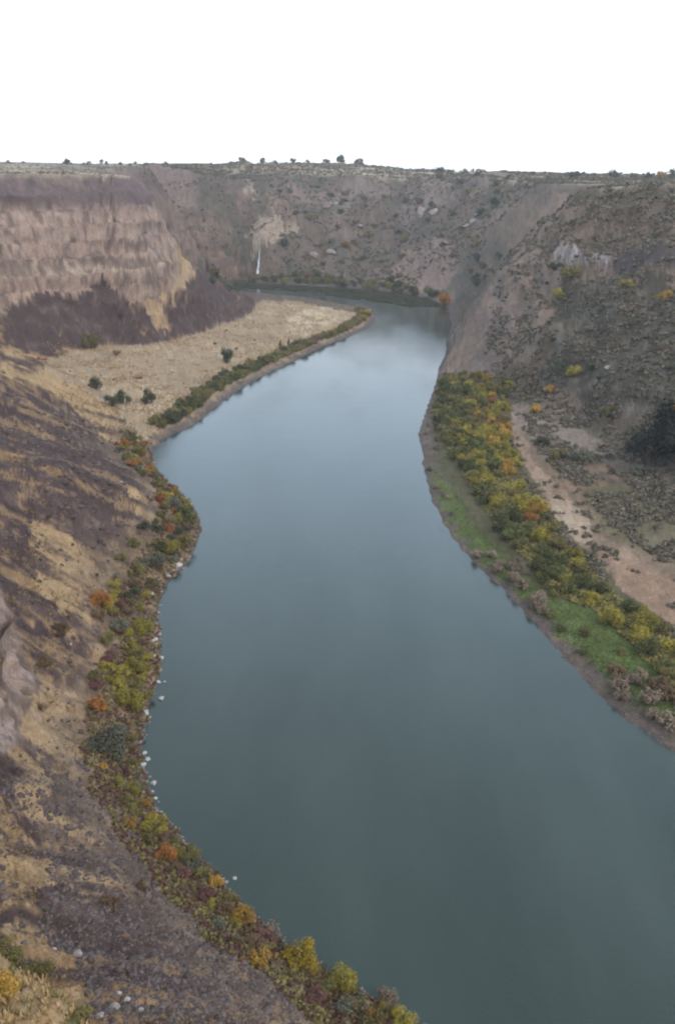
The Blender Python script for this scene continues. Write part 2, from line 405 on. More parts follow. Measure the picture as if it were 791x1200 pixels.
# right and far hills: grey scrub with earth and stones
paint(sstep(-.3, .5, n2) * .6, greyhill)
paint(sstep(.1, .6, n1 + .5 * n2) * .7, C(.10, .095, .065))
paint(sstep(.35, .7, fbm(XW / 50, YW / 50, seed=110, oct=5, gain=.6)) * .7, C(.25, .19, .165))
# left side: dark talus with grass in downslope streaks
fx = samp(GX, XW, YW); fy = samp(GY, XW, YW); gl = np.hypot(fx, fy) + 1e-6
st = fbm(XW / 34 + YW * .004, YW / 6 - XW * .04, seed=120, oct=5, gain=.62)
lw = (1 - sstep(-30, 10, XW)) * (YW < 700) + 0.0
nearL = lw * (inpoly(XW, YW, riverpoly) == 0)
leftmask = ((XW < 0) & (YW < 900) & (DV > 0)) | ((XW < 40) & (YW < 200))
leftmask = leftmask.astype(float)
paint(leftmask, talus)
paint(leftmask * sstep(-.2, .8, n2) * .8, talus_l)
paint(leftmask * sstep(.02, .32, st + .4 * n1 + .3 * n2 + .1) * .85, tan2)
paint(leftmask * sstep(.25, .6, .6 * st + .9 * n1), tan)
# cliffs: weathered basalt in bands
cl = sstep(1.0, 1.7, S)
band = fbm(XW / 160, YW / 160, ZW / 9, seed=150, oct=4, gain=.6); colu = fbm(XW / 6, YW / 6, ZW / 16, seed=151, oct=4, gain=.6)
paint(cl, rock); paint(cl * sstep(0, .6, band + .3 * n1) * .7, rock_p); paint(cl * sstep(.05, .6, colu - .4 * band) * .6, rock_d)
zb = ZW + 7 * n1 + 3 * n2; fl = cl * (XW < 0) * (YW > 560)
paint(fl * sstep(117, 128, zb) * .8, C(.13, .095, .098)); paint(fl * sstep(5, 1, np.abs(zb - 125)) * .45, C(.33, .25, .20))
paint(fl * sstep(5, 1, np.abs(zb - 100)) * .5, C(.36, .275, .22)); paint(fl * sstep(7, 2, np.abs(zb - 72)) * .6, C(.40, .31, .23))
paint(fl * sstep(58, 50, zb) * .6 * sstep(-.3, .3, n2), tan2)
paint(cl * sstep(.2, .5, fbm(XW / 5, YW / 5, ZW / 7, seed=153, oct=3)) * .65, C(.09, .065, .06)); paint(fl * sstep(.25, .45, fbm(XW / 60, YW / 60, ZW / 3.2, seed=158, oct=3)) * .7, C(.12, .085, .07))
nb_ = cl * (RD < 340) * (XW < 0); paint(nb_ * sstep(.1, .5, fbm(XW / 9, YW / 9, ZW / 20, seed=154, oct=4)) * .7, C(.12, .08, .065)); paint(nb_ * sstep(.2, .55, fbm(XW / 7, YW / 7, ZW / 30, seed=155, oct=4)) * .7, C(.40, .30, .26))
paint((1 - sstep(.9, 1.5, samp(SL, XW, YW))) * sstep(.6, 1.2, samp(blur(SL, 12), XW, YW)) * (ZW > 40) * (ZW < 128) * .6, C(.36, .275, .20))
paint((XW < 0) * (YW > 560) * (ZW > 128) * sstep(.10, .3, S) * .85, C(.13, .095, .095))
# mapped patches (outlines laid on the ground)
flat = zone([(45,425),(90,410),(200,399),(250,384),(290,366),(310,352),(345,352),(390,362),(440,366),(440,380),(400,395),(330,428),(262,470),(200,505),(160,520),(150,490),(120,470),(70,450)], wob=.5)
paint(flat, C(.37, .27, .175)); paint(flat * sstep(.0, .5, n2 + .6 * n1) * .6, C(.26, .19, .135)); paint(flat * sstep(.2, .7, .5 * n3 - .7 * n1) * .7, C(.44, .34, .24))
paint(flat * sstep(.35, .6, fbm(XW / 14, YW / 14, seed=171, oct=4)) * .5, C(.20, .15, .115))
paint(zone([(335,376),(355,362),(390,370),(386,382),(345,388)], wob=1.0) * sstep(-.5, .2, n2) * .8, paletan)
BIAS = np.where(YW < 560, .08, -.6)
TALZ = lambda: [z for z in ()]
for px in ([(0,400),(33,413),(89,406),(140,401),(197,396),(180,380),(150,352),(110,340),(75,337),(30,348),(0,352)],
           [(120,346),(150,356),(186,372),(196,398),(150,402),(110,398)],[(190,366),(215,346),(226,322),(240,330),(235,385),(192,397)],
           [(228,306),(250,314),(275,328),(303,350),(300,360),(283,371),(240,386),(192,394),(186,378),(205,358),(222,345)],
           [(0,425),(40,445),(100,492),(150,540),(165,590),(160,630),(130,660),(90,630),(60,590),(40,560),(20,520),(0,500)],
           [(40,725),(80,740),(120,760),(110,790),(80,790),(45,770)],
           [(0,900),(30,880),(90,890),(130,920),(160,960),(200,1000),(240,1040),(300,1090),(350,1140),(420,1200),(120,1200),(90,1130),(40,1080),(60,1020),(20,980),(0,960)]):
    z_ = zone(px, wob=.6); paint(z_, talus); paint(z_ * sstep(0, .8, n2 + .4 * n3) * .75, talus_l); paint(z_ * sstep(.22, .45, st + .25 * n1 + .2 * n3 + BIAS) * .8, tan2); paint(z_ * sstep(.3, .8, n3 - .3 * n2) * .5, C(.055, .04, .042))
for px in ([(205,330),(215,300),(226,306),(228,330),(216,345),(196,358),(186,378),(172,366),(188,352),(205,335)],
           [(0,420),(40,432),(110,460),(140,490),(150,510),(120,500),(70,470),(0,440)],
           [(15,560),(40,570),(60,600),(110,660),(120,700),(70,720),(40,690),(28,640)],
           [(30,800),(60,790),(100,800),(110,850),(90,880),(60,890),(30,870)],
           [(0,880),(45,890),(60,925),(40,960),(100,990),(155,1050),(110,1068),(60,1050),(50,1110),(0,1090)]):
    z_ = zone(px, wob=1.1) * sstep(-.75, .0, st + .3 * n2 + .2 * n1); paint(z_ * .9, tan); paint(z_ * sstep(.1, .6, n2) * .6, tan2)
# left bank strip: earth, dry brush, stones
bank = leftmask * (DV > 0) * sstep(34, 12, DV + 10 * n1)
paint(bank * .75 * (flat < .5), C(.20, .145, .10)); paint(bank * sstep(.1, .6, n2) * .6, C(.30, .215, .15))
# the grassy shoulder under the viewpoint
knoll = ((RD < 92) & (ZW > 50)).astype(float) * sstep(96, 78, RD + 6 * n2)
paint(knoll, tan * .9); paint(knoll * sstep(0, .5, n2), olive)
# right shelf
rs_green = zone([(505,545),(520,560),(560,610),(600,650),(640,690),(700,712),(760,775),(791,800),(800,850),(760,825),(700,790),(650,745),(600,695),(560,655),(525,615),(508,580)], wob=.35)
paint(rs_green, green); paint(rs_green * sstep(-.1, .7, n2) * .6, C(.13, .15, .06))
paint(zone([(600,500),(640,540),(700,590),(800,660),(800,760),(740,715),(690,665),(645,610),(612,560)], wob=.6) * .6, C(.24, .165, .11))
path = zone([(585,480),(605,485),(625,540),(660,570),(700,620),(760,660),(800,690),(800,745),(740,700),(690,655),(650,610),(618,560),(600,520)], wob=.35)
paint(path, pinks); paint(path * sstep(.0, .6, n2 + n1 * .4) * .7, C(.36, .26, .19)); paint(path * sstep(.1, .5, -n2) * .5, C(.19, .14, .10))
paint(zone([(650,590),(690,600),(700,625),(680,635),(655,612)], wob=.5) * .9, C(.38, .29, .21))
paint(zone([(690,640),(800,680),(800,740),(740,700)], wob=.5) * .7, C(.29, .185, .13))
paint(zone([(640,540),(715,545),(730,575),(690,585),(655,570)], wob=.7) * .6 * sstep(-.35, .45, n2), C(.25, .15, .095))
paint(zone([(680,575),(760,560),(800,600),(800,660),(740,640),(700,600)], wob=.9) * .6, olive)
paint(zone([(590,470),(680,495),(720,520),(700,540),(640,540),(610,500)], wob=.8) * .55, C(.30, .23, .19))
thick = zone([(512,440),(560,445),(600,455),(602,520),(640,590),(690,650),(740,700),(800,745),(800,800),(760,775),(700,716),(640,700),(600,660),(545,610),(515,540),(505,480)], wob=.3)
paint(thick * .85, C(.09, .085, .045))
# spur: bare pink-grey rock with streaks
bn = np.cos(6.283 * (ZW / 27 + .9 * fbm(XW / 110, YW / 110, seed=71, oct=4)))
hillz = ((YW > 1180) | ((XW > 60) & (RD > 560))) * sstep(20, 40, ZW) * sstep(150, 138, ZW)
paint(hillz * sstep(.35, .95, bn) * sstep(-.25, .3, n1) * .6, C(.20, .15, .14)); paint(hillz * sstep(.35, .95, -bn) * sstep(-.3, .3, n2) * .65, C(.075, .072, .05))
hd = ((YW > 1180) | ((XW > 60) & (RD > 560))) * sstep(6, 20, ZW) * (ZW < 147)
colr = colr * (1 - .24 * hd[:, None] * np.array([.75, 1.0, 1.25])[None])
spur = zone([(512,438),(530,404),(545,380),(583,326),(618,295),(660,300),(655,340),(640,390),(620,430),(560,440)], wob=.8)
paint(spur * .85, C(.20, .15, .12)); paint(spur * sstep(.0, .6, fbm(XW / 14, YW / 30, seed=131, oct=4)) * .7, C(.16, .125, .12))
rslope = zone([(660,320),(800,320),(800,480),(740,480),(660,465),(640,430),(650,380)], wob=1.0)
paint(rslope * .8, C(.07, .062, .046)); paint(rslope * sstep(.0, .5, n2) * .6, C(.16, .135, .11)); paint(rslope * sstep(.0, .5, -n2 + .3 * n3) * .5, C(.045, .045, .03))
paint(zone([(500,300),(560,285),(612,292),(583,326),(545,372),(530,350)], wob=.8) * .6, C(.08, .078, .062))
# far hill: pink screes and green-grey brush
scree = far * sstep(.15, .5, fbm(XW / 70, YW / 70, seed=140, oct=4)) * sstep(30, 60, ZW)
paint(far * .45, C(.15, .115, .10)); paint(far * sstep(.1, .5, fbm(XW / 45, YW / 45, seed=141, oct=5, gain=.6)) * .6, C(.075, .078, .058)); paint(scree * .5, C(.24, .18, .165))
paint(zone([(440,330),(470,300),(520,285),(540,300),(520,345),(480,340)], wob=1.0) * .5, C(.27, .195, .17))
paint(zone([(285,262),(300,255),(350,268),(345,285),(300,285)], wob=1.0) * .7, C(.40, .31, .24))
paint(zone([(283,207),(296,207),(298,220),(306,228),(303,240),(294,236),(286,222)], wob=.4) * sstep(-.2, .4, n2) * .7, C(.36, .28, .23))
wallpale = zone([(650,289),(716,288),(716,308),(650,308)], wob=.15); paint(wallpale * .85, C(.38, .32, .30)); paint(wallpale * sstep(.1, .4, fbm(XW / 4, YW / 4, seed=157, oct=3)) * .8, C(.16, .13, .13))
paint(zone([(718,286),(800,290),(800,312),(718,308)], wob=.3) * .8, C(.07, .06, .062))  # dark ledge band: basalt colour with the ledge's shadow painted in
# plateau: pale dry grass, fields, brush
pl = sstep(146, 149, ZW) * (1 - sstep(.2, .5, S)) * (YW > 300)
paint(pl, C(.27, .21, .155)); paint(pl * sstep(-.1, .3, fbm(XW / 120, YW / 60, seed=160, oct=4)) * .85, C(.12, .10, .075))
paint(pl * sstep(.3, .45, fbm(XW / 200, YW / 90, seed=161, oct=3)) * .8, C(.40, .33, .25))
# wet margin
sh_w = sstep(4.5, 1.0, DV + 1.5 * n2); paint((XW < 60) * (YW > 525) * (DV > 0) * sstep(9.5, 6.5, DV + 1.5 * n2), C(.15, .12, .105)); paint(sh_w, mud)
paint(rightside * sstep(8, 3.5, DV + 2.5 * n2) * (DV > 0) * .85, C(.13, .10, .092))
paint((ZW < -.2) * 1.0, C(.05, .06, .045))
# grain
colr *= (1 + .20 * n3 + .16 * n2)[:, None]
colr = np.clip(colr, .02, .7)
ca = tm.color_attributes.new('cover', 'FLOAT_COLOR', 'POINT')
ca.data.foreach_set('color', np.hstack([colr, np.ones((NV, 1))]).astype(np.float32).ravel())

gm, t, b = mat_new('earth_and_rock')
n = t.nodes.new; l = t.links.new
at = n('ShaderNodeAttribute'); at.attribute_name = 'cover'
tc = n('ShaderNodeTexCoord')
ns = n('ShaderNodeTexNoise'); ns.inputs['Scale'].default_value = .9; ns.inputs['Detail'].default_value = 6; ns.inputs['Roughness'].default_value = .7
ns2 = n('ShaderNodeTexNoise'); ns2.inputs['Scale'].default_value = .16; ns2.inputs['Detail'].default_value = 8; ns2.inputs['Roughness'].default_value = .7
mr = n('ShaderNodeMapRange'); mr.inputs[1].default_value = .25; mr.inputs[2].default_value = .75; mr.inputs[3].default_value = .62; mr.inputs[4].default_value = 1.4
mr2 = n('ShaderNodeMapRange'); mr2.inputs[1].default_value = .25; mr2.inputs[2].default_value = .75; mr2.inputs[3].default_value = .7; mr2.inputs[4].default_value = 1.3
mu = n('ShaderNodeMath'); mu.operation = 'MULTIPLY'
vm = n('ShaderNodeVectorMath'); vm.operation = 'SCALE'
l(tc.outputs['Object'], ns.inputs[0]); l(tc.outputs['Object'], ns2.inputs[0])
l(ns.outputs[0], mr.inputs[0]); l(ns2.outputs[0], mr2.inputs[0]); l(mr.outputs[0], mu.inputs[0]); l(mr2.outputs[0], mu.inputs[1])
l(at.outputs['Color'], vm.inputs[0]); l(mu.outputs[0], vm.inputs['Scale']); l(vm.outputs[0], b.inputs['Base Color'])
bp = n('ShaderNodeBump'); bp.inputs['Strength'].default_value = .6; bp.inputs['Distance'].default_value = 1.2
l(ns.outputs[0], bp.inputs['Height']); l(bp.outputs[0], b.inputs['Normal'])
b.inputs['Roughness'].default_value = .95; b.inputs['Specular IOR Level'].default_value = .15
tm.materials.append(gm)

# ------------------------------------------------------------------ water
wv = [(-700, -250, 0), (900, -250, 0), (900, 1500, 0), (-700, 1500, 0)]
wm = mesh_np('river', wv, [(0, 1, 2, 3)], 4)
mm, t, b = mat_new('river_water'); n = t.nodes.new; l = t.links.new
b.inputs['Roughness'].default_value = .10; b.inputs['IOR'].default_value = 1.33; b.inputs['Specular IOR Level'].default_value = .72
tc = n('ShaderNodeTexCoord')
n0 = n('ShaderNodeTexNoise'); n0.inputs['Scale'].default_value = 1; n0.inputs['Detail'].default_value = 4; mp0 = n('ShaderNodeMapping'); mp0.inputs['Scale'].default_value = (.03, .009, 1); l(tc.outputs['Object'], mp0.inputs[0])
rp = n('ShaderNodeValToRGB'); rp.color_ramp.elements[0].position = .35; rp.color_ramp.elements[0].color = (.025, .042, .037, 1)
rp.color_ramp.elements[1].position = .7; rp.color_ramp.elements[1].color = (.041, .060, .054, 1)
l(mp0.outputs[0], n0.inputs[0]); l(n0.outputs[0], rp.inputs[0]); l(rp.outputs[0], b.inputs['Base Color'])
na = n('ShaderNodeTexNoise'); na.inputs['Scale'].default_value = .9; na.inputs['Detail'].default_value = 4
nb = n('ShaderNodeTexNoise'); nb.inputs['Scale'].default_value = .07; nb.inputs['Detail'].default_value = 3
mpw = n('ShaderNodeMapping'); mpw.inputs['Scale'].default_value = (.022, .006, 1); mpw.inputs['Rotation'].default_value = (0, 0, .15); nw = n('ShaderNodeTexNoise'); nw.inputs['Scale'].default_value = 1; nw.inputs['Detail'].default_value = 4; mw = n('ShaderNodeMapRange'); mw.inputs[1].default_value = .35; mw.inputs[2].default_value = .7; mw.inputs[3].default_value = .05; mw.inputs[4].default_value = .2
l(tc.outputs['Object'], mpw.inputs[0]); l(mpw.outputs[0], nw.inputs[0]); l(nw.outputs[0], mw.inputs[0]); l(mw.outputs[0], b.inputs['Roughness'])
ad = n('ShaderNodeMath'); ad.operation = 'MULTIPLY_ADD'; ad.inputs[1].default_value = 1.6
l(tc.outputs['Object'], na.inputs[0]); l(tc.outputs['Object'], nb.inputs[0]); l(nb.outputs[0], ad.inputs[0]); l(na.outputs[0], ad.inputs[2])
bp = n('ShaderNodeBump'); bp.inputs['Strength'].default_value = .4; bp.inputs['Distance'].default_value = .10
l(ad.outputs[0], bp.inputs['Height']); l(bp.outputs[0], b.inputs['Normal'])
river = link('river', wm, mm); tag(river, kind='structure')
# ------------------------------------------------------------------ plant and rock builders
def leaf_mat(name, c1, c2, rough=.8):
    m, t, b = mat_new(name); n = t.nodes.new; l = t.links.new
    tc = n('ShaderNodeTexCoord'); ns = n('ShaderNodeTexNoise'); ns.inputs['Scale'].default_value = 2.2; ns.inputs['Detail'].default_value = 5
    rp = n('ShaderNodeValToRGB'); rp.color_ramp.elements[0].position = .35; rp.color_ramp.elements[0].color = (*c1, 1)
    rp.color_ramp.elements[1].position = .65; rp.color_ramp.elements[1].color = (*c2, 1)
    oi = n('ShaderNodeObjectInfo'); mr = n('ShaderNodeMapRange'); mr.inputs[3].default_value = .72; mr.inputs[4].default_value = 1.3
    vm = n('ShaderNodeVectorMath'); vm.operation = 'SCALE'
    l(tc.outputs['Object'], ns.inputs[0]); l(ns.outputs[0], rp.inputs[0]); l(oi.outputs['Random'], mr.inputs[0])
    l(rp.outputs[0], vm.inputs[0]); l(mr.outputs[0], vm.inputs['Scale']); l(vm.outputs[0], b.inputs['Base Color'])
    b.inputs['Roughness'].default_value = rough; b.inputs['Specular IOR Level'].default_value = .2
    return m
LEAF = {
 'green': leaf_mat('green_leaves', (.075,.088,.032), (.14,.145,.05)),
 'darkgreen': leaf_mat('dark_green_leaves', (.045,.055,.03), (.08,.088,.045)),
 'black': leaf_mat('deep_green_needles', (.018,.022,.016), (.035,.038,.026)),
 'olive': leaf_mat('olive_leaves', (.13,.115,.04), (.21,.175,.065)),
 'yellow': leaf_mat('yellow_green_leaves', (.23,.195,.035), (.35,.285,.055)),
 'bright': leaf_mat('yellow_leaves', (.36,.26,.03), (.50,.36,.05)),
 'gold': leaf_mat('golden_leaves', (.33,.19,.035), (.46,.28,.06)),
 'orange': leaf_mat('orange_leaves', (.30,.125,.035), (.40,.18,.05)),
 'rust': leaf_mat('rust_leaves', (.24,.075,.035), (.34,.12,.05)),
 'maroon': leaf_mat('maroon_twigs', (.12,.055,.05), (.19,.095,.08)),
 'brown': leaf_mat('brown_twigs', (.13,.085,.05), (.20,.135,.08)),
 'grey': leaf_mat('grey_green_leaves', (.10,.105,.075), (.17,.17,.12)),
 'tan': leaf_mat('bare_tan_twigs', (.22,.165,.115), (.34,.26,.19)),
}
bark, t, b = mat_new('bark'); n = t.nodes.new; l = t.links.new
tcb = n('ShaderNodeTexCoord'); nsb = n('ShaderNodeTexNoise'); nsb.inputs['Scale'].default_value = 6
rpb = n('ShaderNodeValToRGB'); rpb.color_ramp.elements[0].color = (.07,.05,.04,1); rpb.color_ramp.elements[1].color = (.20,.16,.13,1)
l(tcb.outputs['Object'], nsb.inputs[0]); l(nsb.outputs[0], rpb.inputs[0]); l(rpb.outputs[0], b.inputs['Base Color']); b.inputs['Roughness'].default_value = .9

def leaves(centres, radii, nleaf, size, r_, up=.2, squash=.85, long=1.0):
    """leaf faces spread through the volume of several clumps"""
    k = r_.integers(0, len(centres), nleaf)
    d = r_.normal(size=(nleaf, 3)); d /= np.linalg.norm(d, axis=1)[:, None]
    rad = radii[k][:, None] * (r_.random((nleaf, 1)) ** .38)
    p = centres[k] + d * rad * np.array([1, 1, squash])
    nrm = d + r_.normal(size=(nleaf, 3)) * .55; nrm[:, 2] += up; nrm /= np.linalg.norm(nrm, axis=1)[:, None]
    a = np.cross(nrm, r_.normal(size=(nleaf, 3))); a /= np.linalg.norm(a, axis=1)[:, None]
    b = np.cross(nrm, a)
    s = size * (.6 + .8 * r_.random((nleaf, 1)))
    v = np.stack([p - a * s * long, p - b * s * .6, p + a * s * long, p + b * s * .6], 1).reshape(-1, 3)
    return v, np.arange(nleaf * 4).reshape(-1, 4)
def bush_shape(seed, nleaf, nb=9, h=1.35, size=.085, spread=.72, kind='bush'):
    r_ = np.random.default_rng(seed)
    if kind == 'tree':
        c = r_.normal(size=(nb, 3)); c /= np.linalg.norm(c, axis=1)[:, None]; c *= (r_.random((nb, 1)) ** .5) * .62
        c[:, 2] = c[:, 2] * 1.15 + 1.55; rad = .30 + .25 * r_.random(nb)
    elif kind == 'cone':
        zz = np.linspace(.25, 2.3, nb); an = r_.random(nb) * 6.28; q = (2.5 - zz) * .16
        c = np.stack([np.cos(an) * q, np.sin(an) * q, zz], 1); rad = (2.7 - zz) * .23
    else:
        an = r_.random(nb) * 6.28; q = spread * np.sqrt(r_.random(nb)); zz = .35 + (h - .45) * r_.random(nb) * (1 - .45 * q)
        c = np.stack([np.cos(an) * q, np.sin(an) * q, zz], 1); rad = .30 + .22 * r_.random(nb)
    v, f = leaves(c, rad, nleaf, size, r_)
    v[:, 2] = np.maximum(v[:, 2], .02)
    return v, f, c
def tube(p0, p1, r0, r1, ns=6):
    p0, p1 = np.array(p0, float), np.array(p1, float); d = p1 - p0; d /= np.linalg.norm(d)
    a = np.cross(d, [0, 1, .3]); a /= np.linalg.norm(a); b = np.cross(d, a); v = []; f = []
    for p, r in ((p0, r0), (p1, r1)):
        for i in range(ns): t = 2 * math.pi * i / ns; v.append(p + (a * math.cos(t) + b * math.sin(t)) * r)
    for i in range(ns): j = (i + 1) % ns; f.append((i, j, ns + j, ns + i))
    return np.array(v), np.array(f)
def stem_shape(c, kind):
    V = []; Fc = []; o = 0
    def put(v, f):
        nonlocal o
        V.append(v); Fc.append(f + o); o += len(v)
    if kind == 'tree':
        put(*tube((0, 0, -.3), (.03, .02, .6), .085, .06)); put(*tube((.03, .02, .6), (0, 0, 1.6), .06, .02))
        for q in c[:6]: put(*tube((.02, .02, .55 + .2 * random.random()), q, .04, .012, 5))
    elif kind == 'cone': put(*tube((0, 0, -.3), (0, 0, 2.4), .07, .01))
    else:
        for q in c: put(*tube((q[0] * .12, q[1] * .12, -.25), (q[0] * .6, q[1] * .6, q[2] * .55), .04, .028, 5)); put(*tube((q[0] * .6, q[1] * .6, q[2] * .55), q * np.array([1.1, 1.1, 1.15]), .028, .008, 5))
    return np.vstack(V), np.vstack(Fc)
_shape = {}
def shape(kind, var, detail):
    k = (kind, var, detail)
    if k not in _shape:
        nl = {'hi': 2600, 'mid': 900, 'low': 320}[detail]; sz = {'hi': .05, 'mid': .085, 'low': .13}[detail]
        v, f, c = bush_shape(100 + var * 7 + {'bush':0,'tree':300,'cone':600}[kind], nl, nb=12 if kind != 'cone' else 14, size=sz, kind=kind)
        _shape[k] = (v, f, *stem_shape(c, kind))
    return _shape[k]
_me = {}
def leaf_mesh(kind, var, detail, colour, whole):
    k = (kind, var, detail, colour, whole)
    if k not in _me:
        v, f, sv_, sf = shape(kind, var, detail)
        if whole:
            me = mesh_np('shrub', np.vstack([v, sv_]), np.vstack([f, sf + len(v)]), 4)
            me.materials.append(LEAF[colour]); me.materials.append(bark)
            mi = np.zeros(len(f) + len(sf), np.int32); mi[len(f):] = 1; me.polygons.foreach_set('material_index', mi)
        else:
            me = mesh_np('foliage', v, f, 4); me.materials.append(LEAF[colour])
        _me[k] = me
    return _me[k]
_sm = {}
def stem_mesh(kind, var, detail):
    k = (kind, var, detail)
    if k not in _sm:
        me = mesh_np('stems', shape(*k)[2], shape(*k)[3], 4); me.materials.append(bark); _sm[k] = me
    return _sm[k]
COUNT = [0]
def plant(p, r, colour, label, cat='shrub', group=None, kind='bush', name='shrub', parts=None, tall=1.0, px=None):
    COUNT[0] += 1
    dist = math.hypot(math.hypot(p[0], p[1]), H - p[2]); px = r / dist * F_PX
    detail = 'hi' if px > 13 else ('mid' if px > 5.5 else 'low'); var = COUNT[0] % 5
    if parts is None: parts = px > 6.5
    if parts:
        o = bpy.data.objects.new(name, None); col.objects.link(o); o.empty_display_size = .5
    else: o = link(name, leaf_mesh(kind, var, detail, colour, True))
    o.location = (p[0], p[1], p[2] - .05 * r); o.rotation_euler = (random.uniform(-.08, .08), random.uniform(-.08, .08), random.uniform(0, 6.28))
    o.scale = (r * random.uniform(.9, 1.1), r * random.uniform(.9, 1.1), r * tall * random.uniform(.88, 1.12))
    tag(o, label, cat, group)
    if parts:
        link('crown' if kind != 'bush' else 'foliage', leaf_mesh(kind, var, detail, colour, False), None, o)
        link('trunk' if kind != 'bush' else 'stem', stem_mesh(kind, var, detail), None, o)
    return o
def placed(lst, cat='shrub'):
    h = hits([(e[0], e[1]) for e in lst])
    for e, p in zip(lst, h):
        if np.isnan(p[0]): print('MISS', e); continue
        d = math.hypot(math.hypot(p[0], p[1]), H - p[2]); r = e[2] * d / F_PX
        kw = e[5] if len(e) > 5 else {}
        plant(p, r, e[3], e[4], **{**dict(cat=cat), **kw})

# ------------------------------------------------------------------ left bank: shrubs one can tell apart   (u, v of the foot, radius in px, colour, label)
T = dict(name='tree', cat='tree', tall=1.35)
placed([
 (128,884,30,'grey','largest grey-green willow at the water edge below the rock buttress',dict(name='willow',cat='tree',tall=.95)),
 (151,872,13,'olive','olive shrub pressed against the river side of the largest grey-green willow'),
 (168,742,14,'yellow','topmost of the three tall yellow shrubs lining the narrow left shore'),
 (164,790,15,'yellow','middle one of the three tall yellow shrubs lining the narrow left shore'),
 (154,830,17,'yellow','lowest and widest of the three tall yellow shrubs lining the narrow left shore'),
 (174,818,9,'olive','small olive shrub at the river side of the lowest yellow shrub'),
 (114,832,13,'orange','round orange shrub on the tan slope just above the big willow'),
 (112,808,8,'maroon','small red-brown shrub directly above the round orange shrub'),
 (49,831,8,'brown','lone dark brown shrub on pale grass right of the rock buttress'),
 (53,775,9,'brown','dark brown shrub at the lower end of the grey scree beside the buttress'),
 (127,772,13,'maroon','maroon twiggy shrub between the grey scree and the yellow shore shrubs'),
 (118,706,15,'orange','orange-brown shrub high on the bank above the yellow shore shrubs'),
 (145,708,10,'maroon','dull red shrub between the orange-brown shrub and the dark green shrub'),
 (155,700,13,'darkgreen','dark green shrub on the shore above the topmost yellow shrub'),
 (140,735,12,'grey','grey-green shrub behind the topmost yellow shore shrub'),
 (161,672,12,'olive','olive shrub beside the dark green shrub at the narrow cove'),
 (178,688,10,'olive','small olive shrub at the very edge of the water in the cove'),
 (200,650,14,'yellow','yellow-green shrub on the bulge of the left shore'),
 (217,640,11,'olive','olive shrub at the river tip of the left shore bulge'),
 (184,664,11,'grey','grey-green shrub below the yellow-green shrub of the shore bulge'),
 (197,622,9,'rust','bright rust red shrub on the shore bulge'),
 (187,588,10,'rust','rust red shrub up the bank from the grey-green shrub at the water'),
 (204,592,12,'grey','grey-green shrub at the water beside the rust red shrub'),
 (221,612,12,'green','green shrub on the outermost point of the left shore'),
 (212,604,9,'darkgreen','dark green shrub between the grey-green and the green point shrubs'),
 (72,736,11,'brown','low brown-olive shrub on the grass strip above the grey scree'),
 (105,408,10,'olive','lone olive tree at the foot of the dark talus on the grass flat',T),
 (137,416,5,'brown','small brown shrub right of the lone olive tree on the grass flat'),
 (112,457,8,'darkgreen','leftmost of the dark green trees on the pale grass flat',T),
 (130,475,9,'darkgreen','left half of the joined pair of dark green trees on the grass flat',T),
 (144,473,10,'darkgreen','right half of the joined pair of dark green trees on the grass flat',T),
 (175,473,9,'darkgreen','slim grey-green tree nearest the river on the grass flat',dict(name='tree',cat='tree',tall=1.7)),
 (266,425,8,'darkgreen','tall dark tree rising above the hedge along the grass flat',dict(name='tree',cat='tree',tall=1.9)),
 (328,409,4,'black','left one of two narrow dark conifers at the edge of the flat',dict(kind='cone',name='conifer',cat='tree')),
 (338,408,4.5,'black','right one of two narrow dark conifers at the edge of the flat',dict(kind='cone',name='conifer',cat='tree')),
 (163,535,9,'yellow','yellow-green shrub at the upper corner of the left shore'),
 (147,526,9,'orange','orange-brown shrub up the bank from the yellow-green corner shrub'),
 (155,550,9,'orange','orange shrub just below the yellow-green corner shrub'),
 (153,515,8,'olive','olive shrub where the hedge meets the orange shrubs'),
 (155,928,10,'yellow','yellow shrub below the big willow beside the white shore stones'),
 (180,974,16,'yellow','broad yellow-olive shrub at the top of the lower shore row'),
 (195,1006,13,'orange','orange-red shrub beside the broad yellow-olive shrub'),
 (222,1008,13,'olive','olive-yellow shrub at the water right of the orange-red shrub'),
 (236,1030,12,'olive','olive shrub at the water below the olive-yellow one'),
 (214,1032,10,'maroon','maroon shrub below the orange-red shrub'),
 (240,1056,12,'maroon','dark red shrub in the lower shore row above the golden shrub'),
 (262,1070,11,'brown','brown shrub between the dark red and the golden shrub'),
 (287,1080,13,'gold','upright golden shrub in the lower shore row'),
 (318,1098,12,'tan','tan-orange shrub between the golden and the bright yellow shrub'),
 (300,1118,13,'brown','brown twiggy shrub on the land side of the golden shrub'),
 (354,1134,21,'bright','brightest yellow shrub in the lower shore row'),
 (401,1158,18,'yellow','round yellow-olive shrub next to the brightest yellow shrub'),
 (452,1180,15,'tan','tan-olive shrub near the lower end of the shore row'),
 (436,1200,10,'orange','small orange shrub at the foot of the tan-olive shrub'),
 (470,1204,14,'yellow','last yellow shrub at the lower end of the shore row'),
 (130,1064,12,'brown','brown-olive shrub at the end of the pale grass tongue'),
 (166,1052,9,'brown','brown shrub between the grass tongue and the shore row'),
 (12,1120,20,'olive','olive bush on the grassy shoulder at the lower left corner, topmost'),
 (42,1140,17,'olive','second olive bush on the grassy shoulder, right of the topmost'),
 (4,1180,20,'gold','golden-brown bush at the left end of the grassy shoulder'),
 (95,1198,13,'olive','small olive bush at the right end of the grassy shoulder'),
])
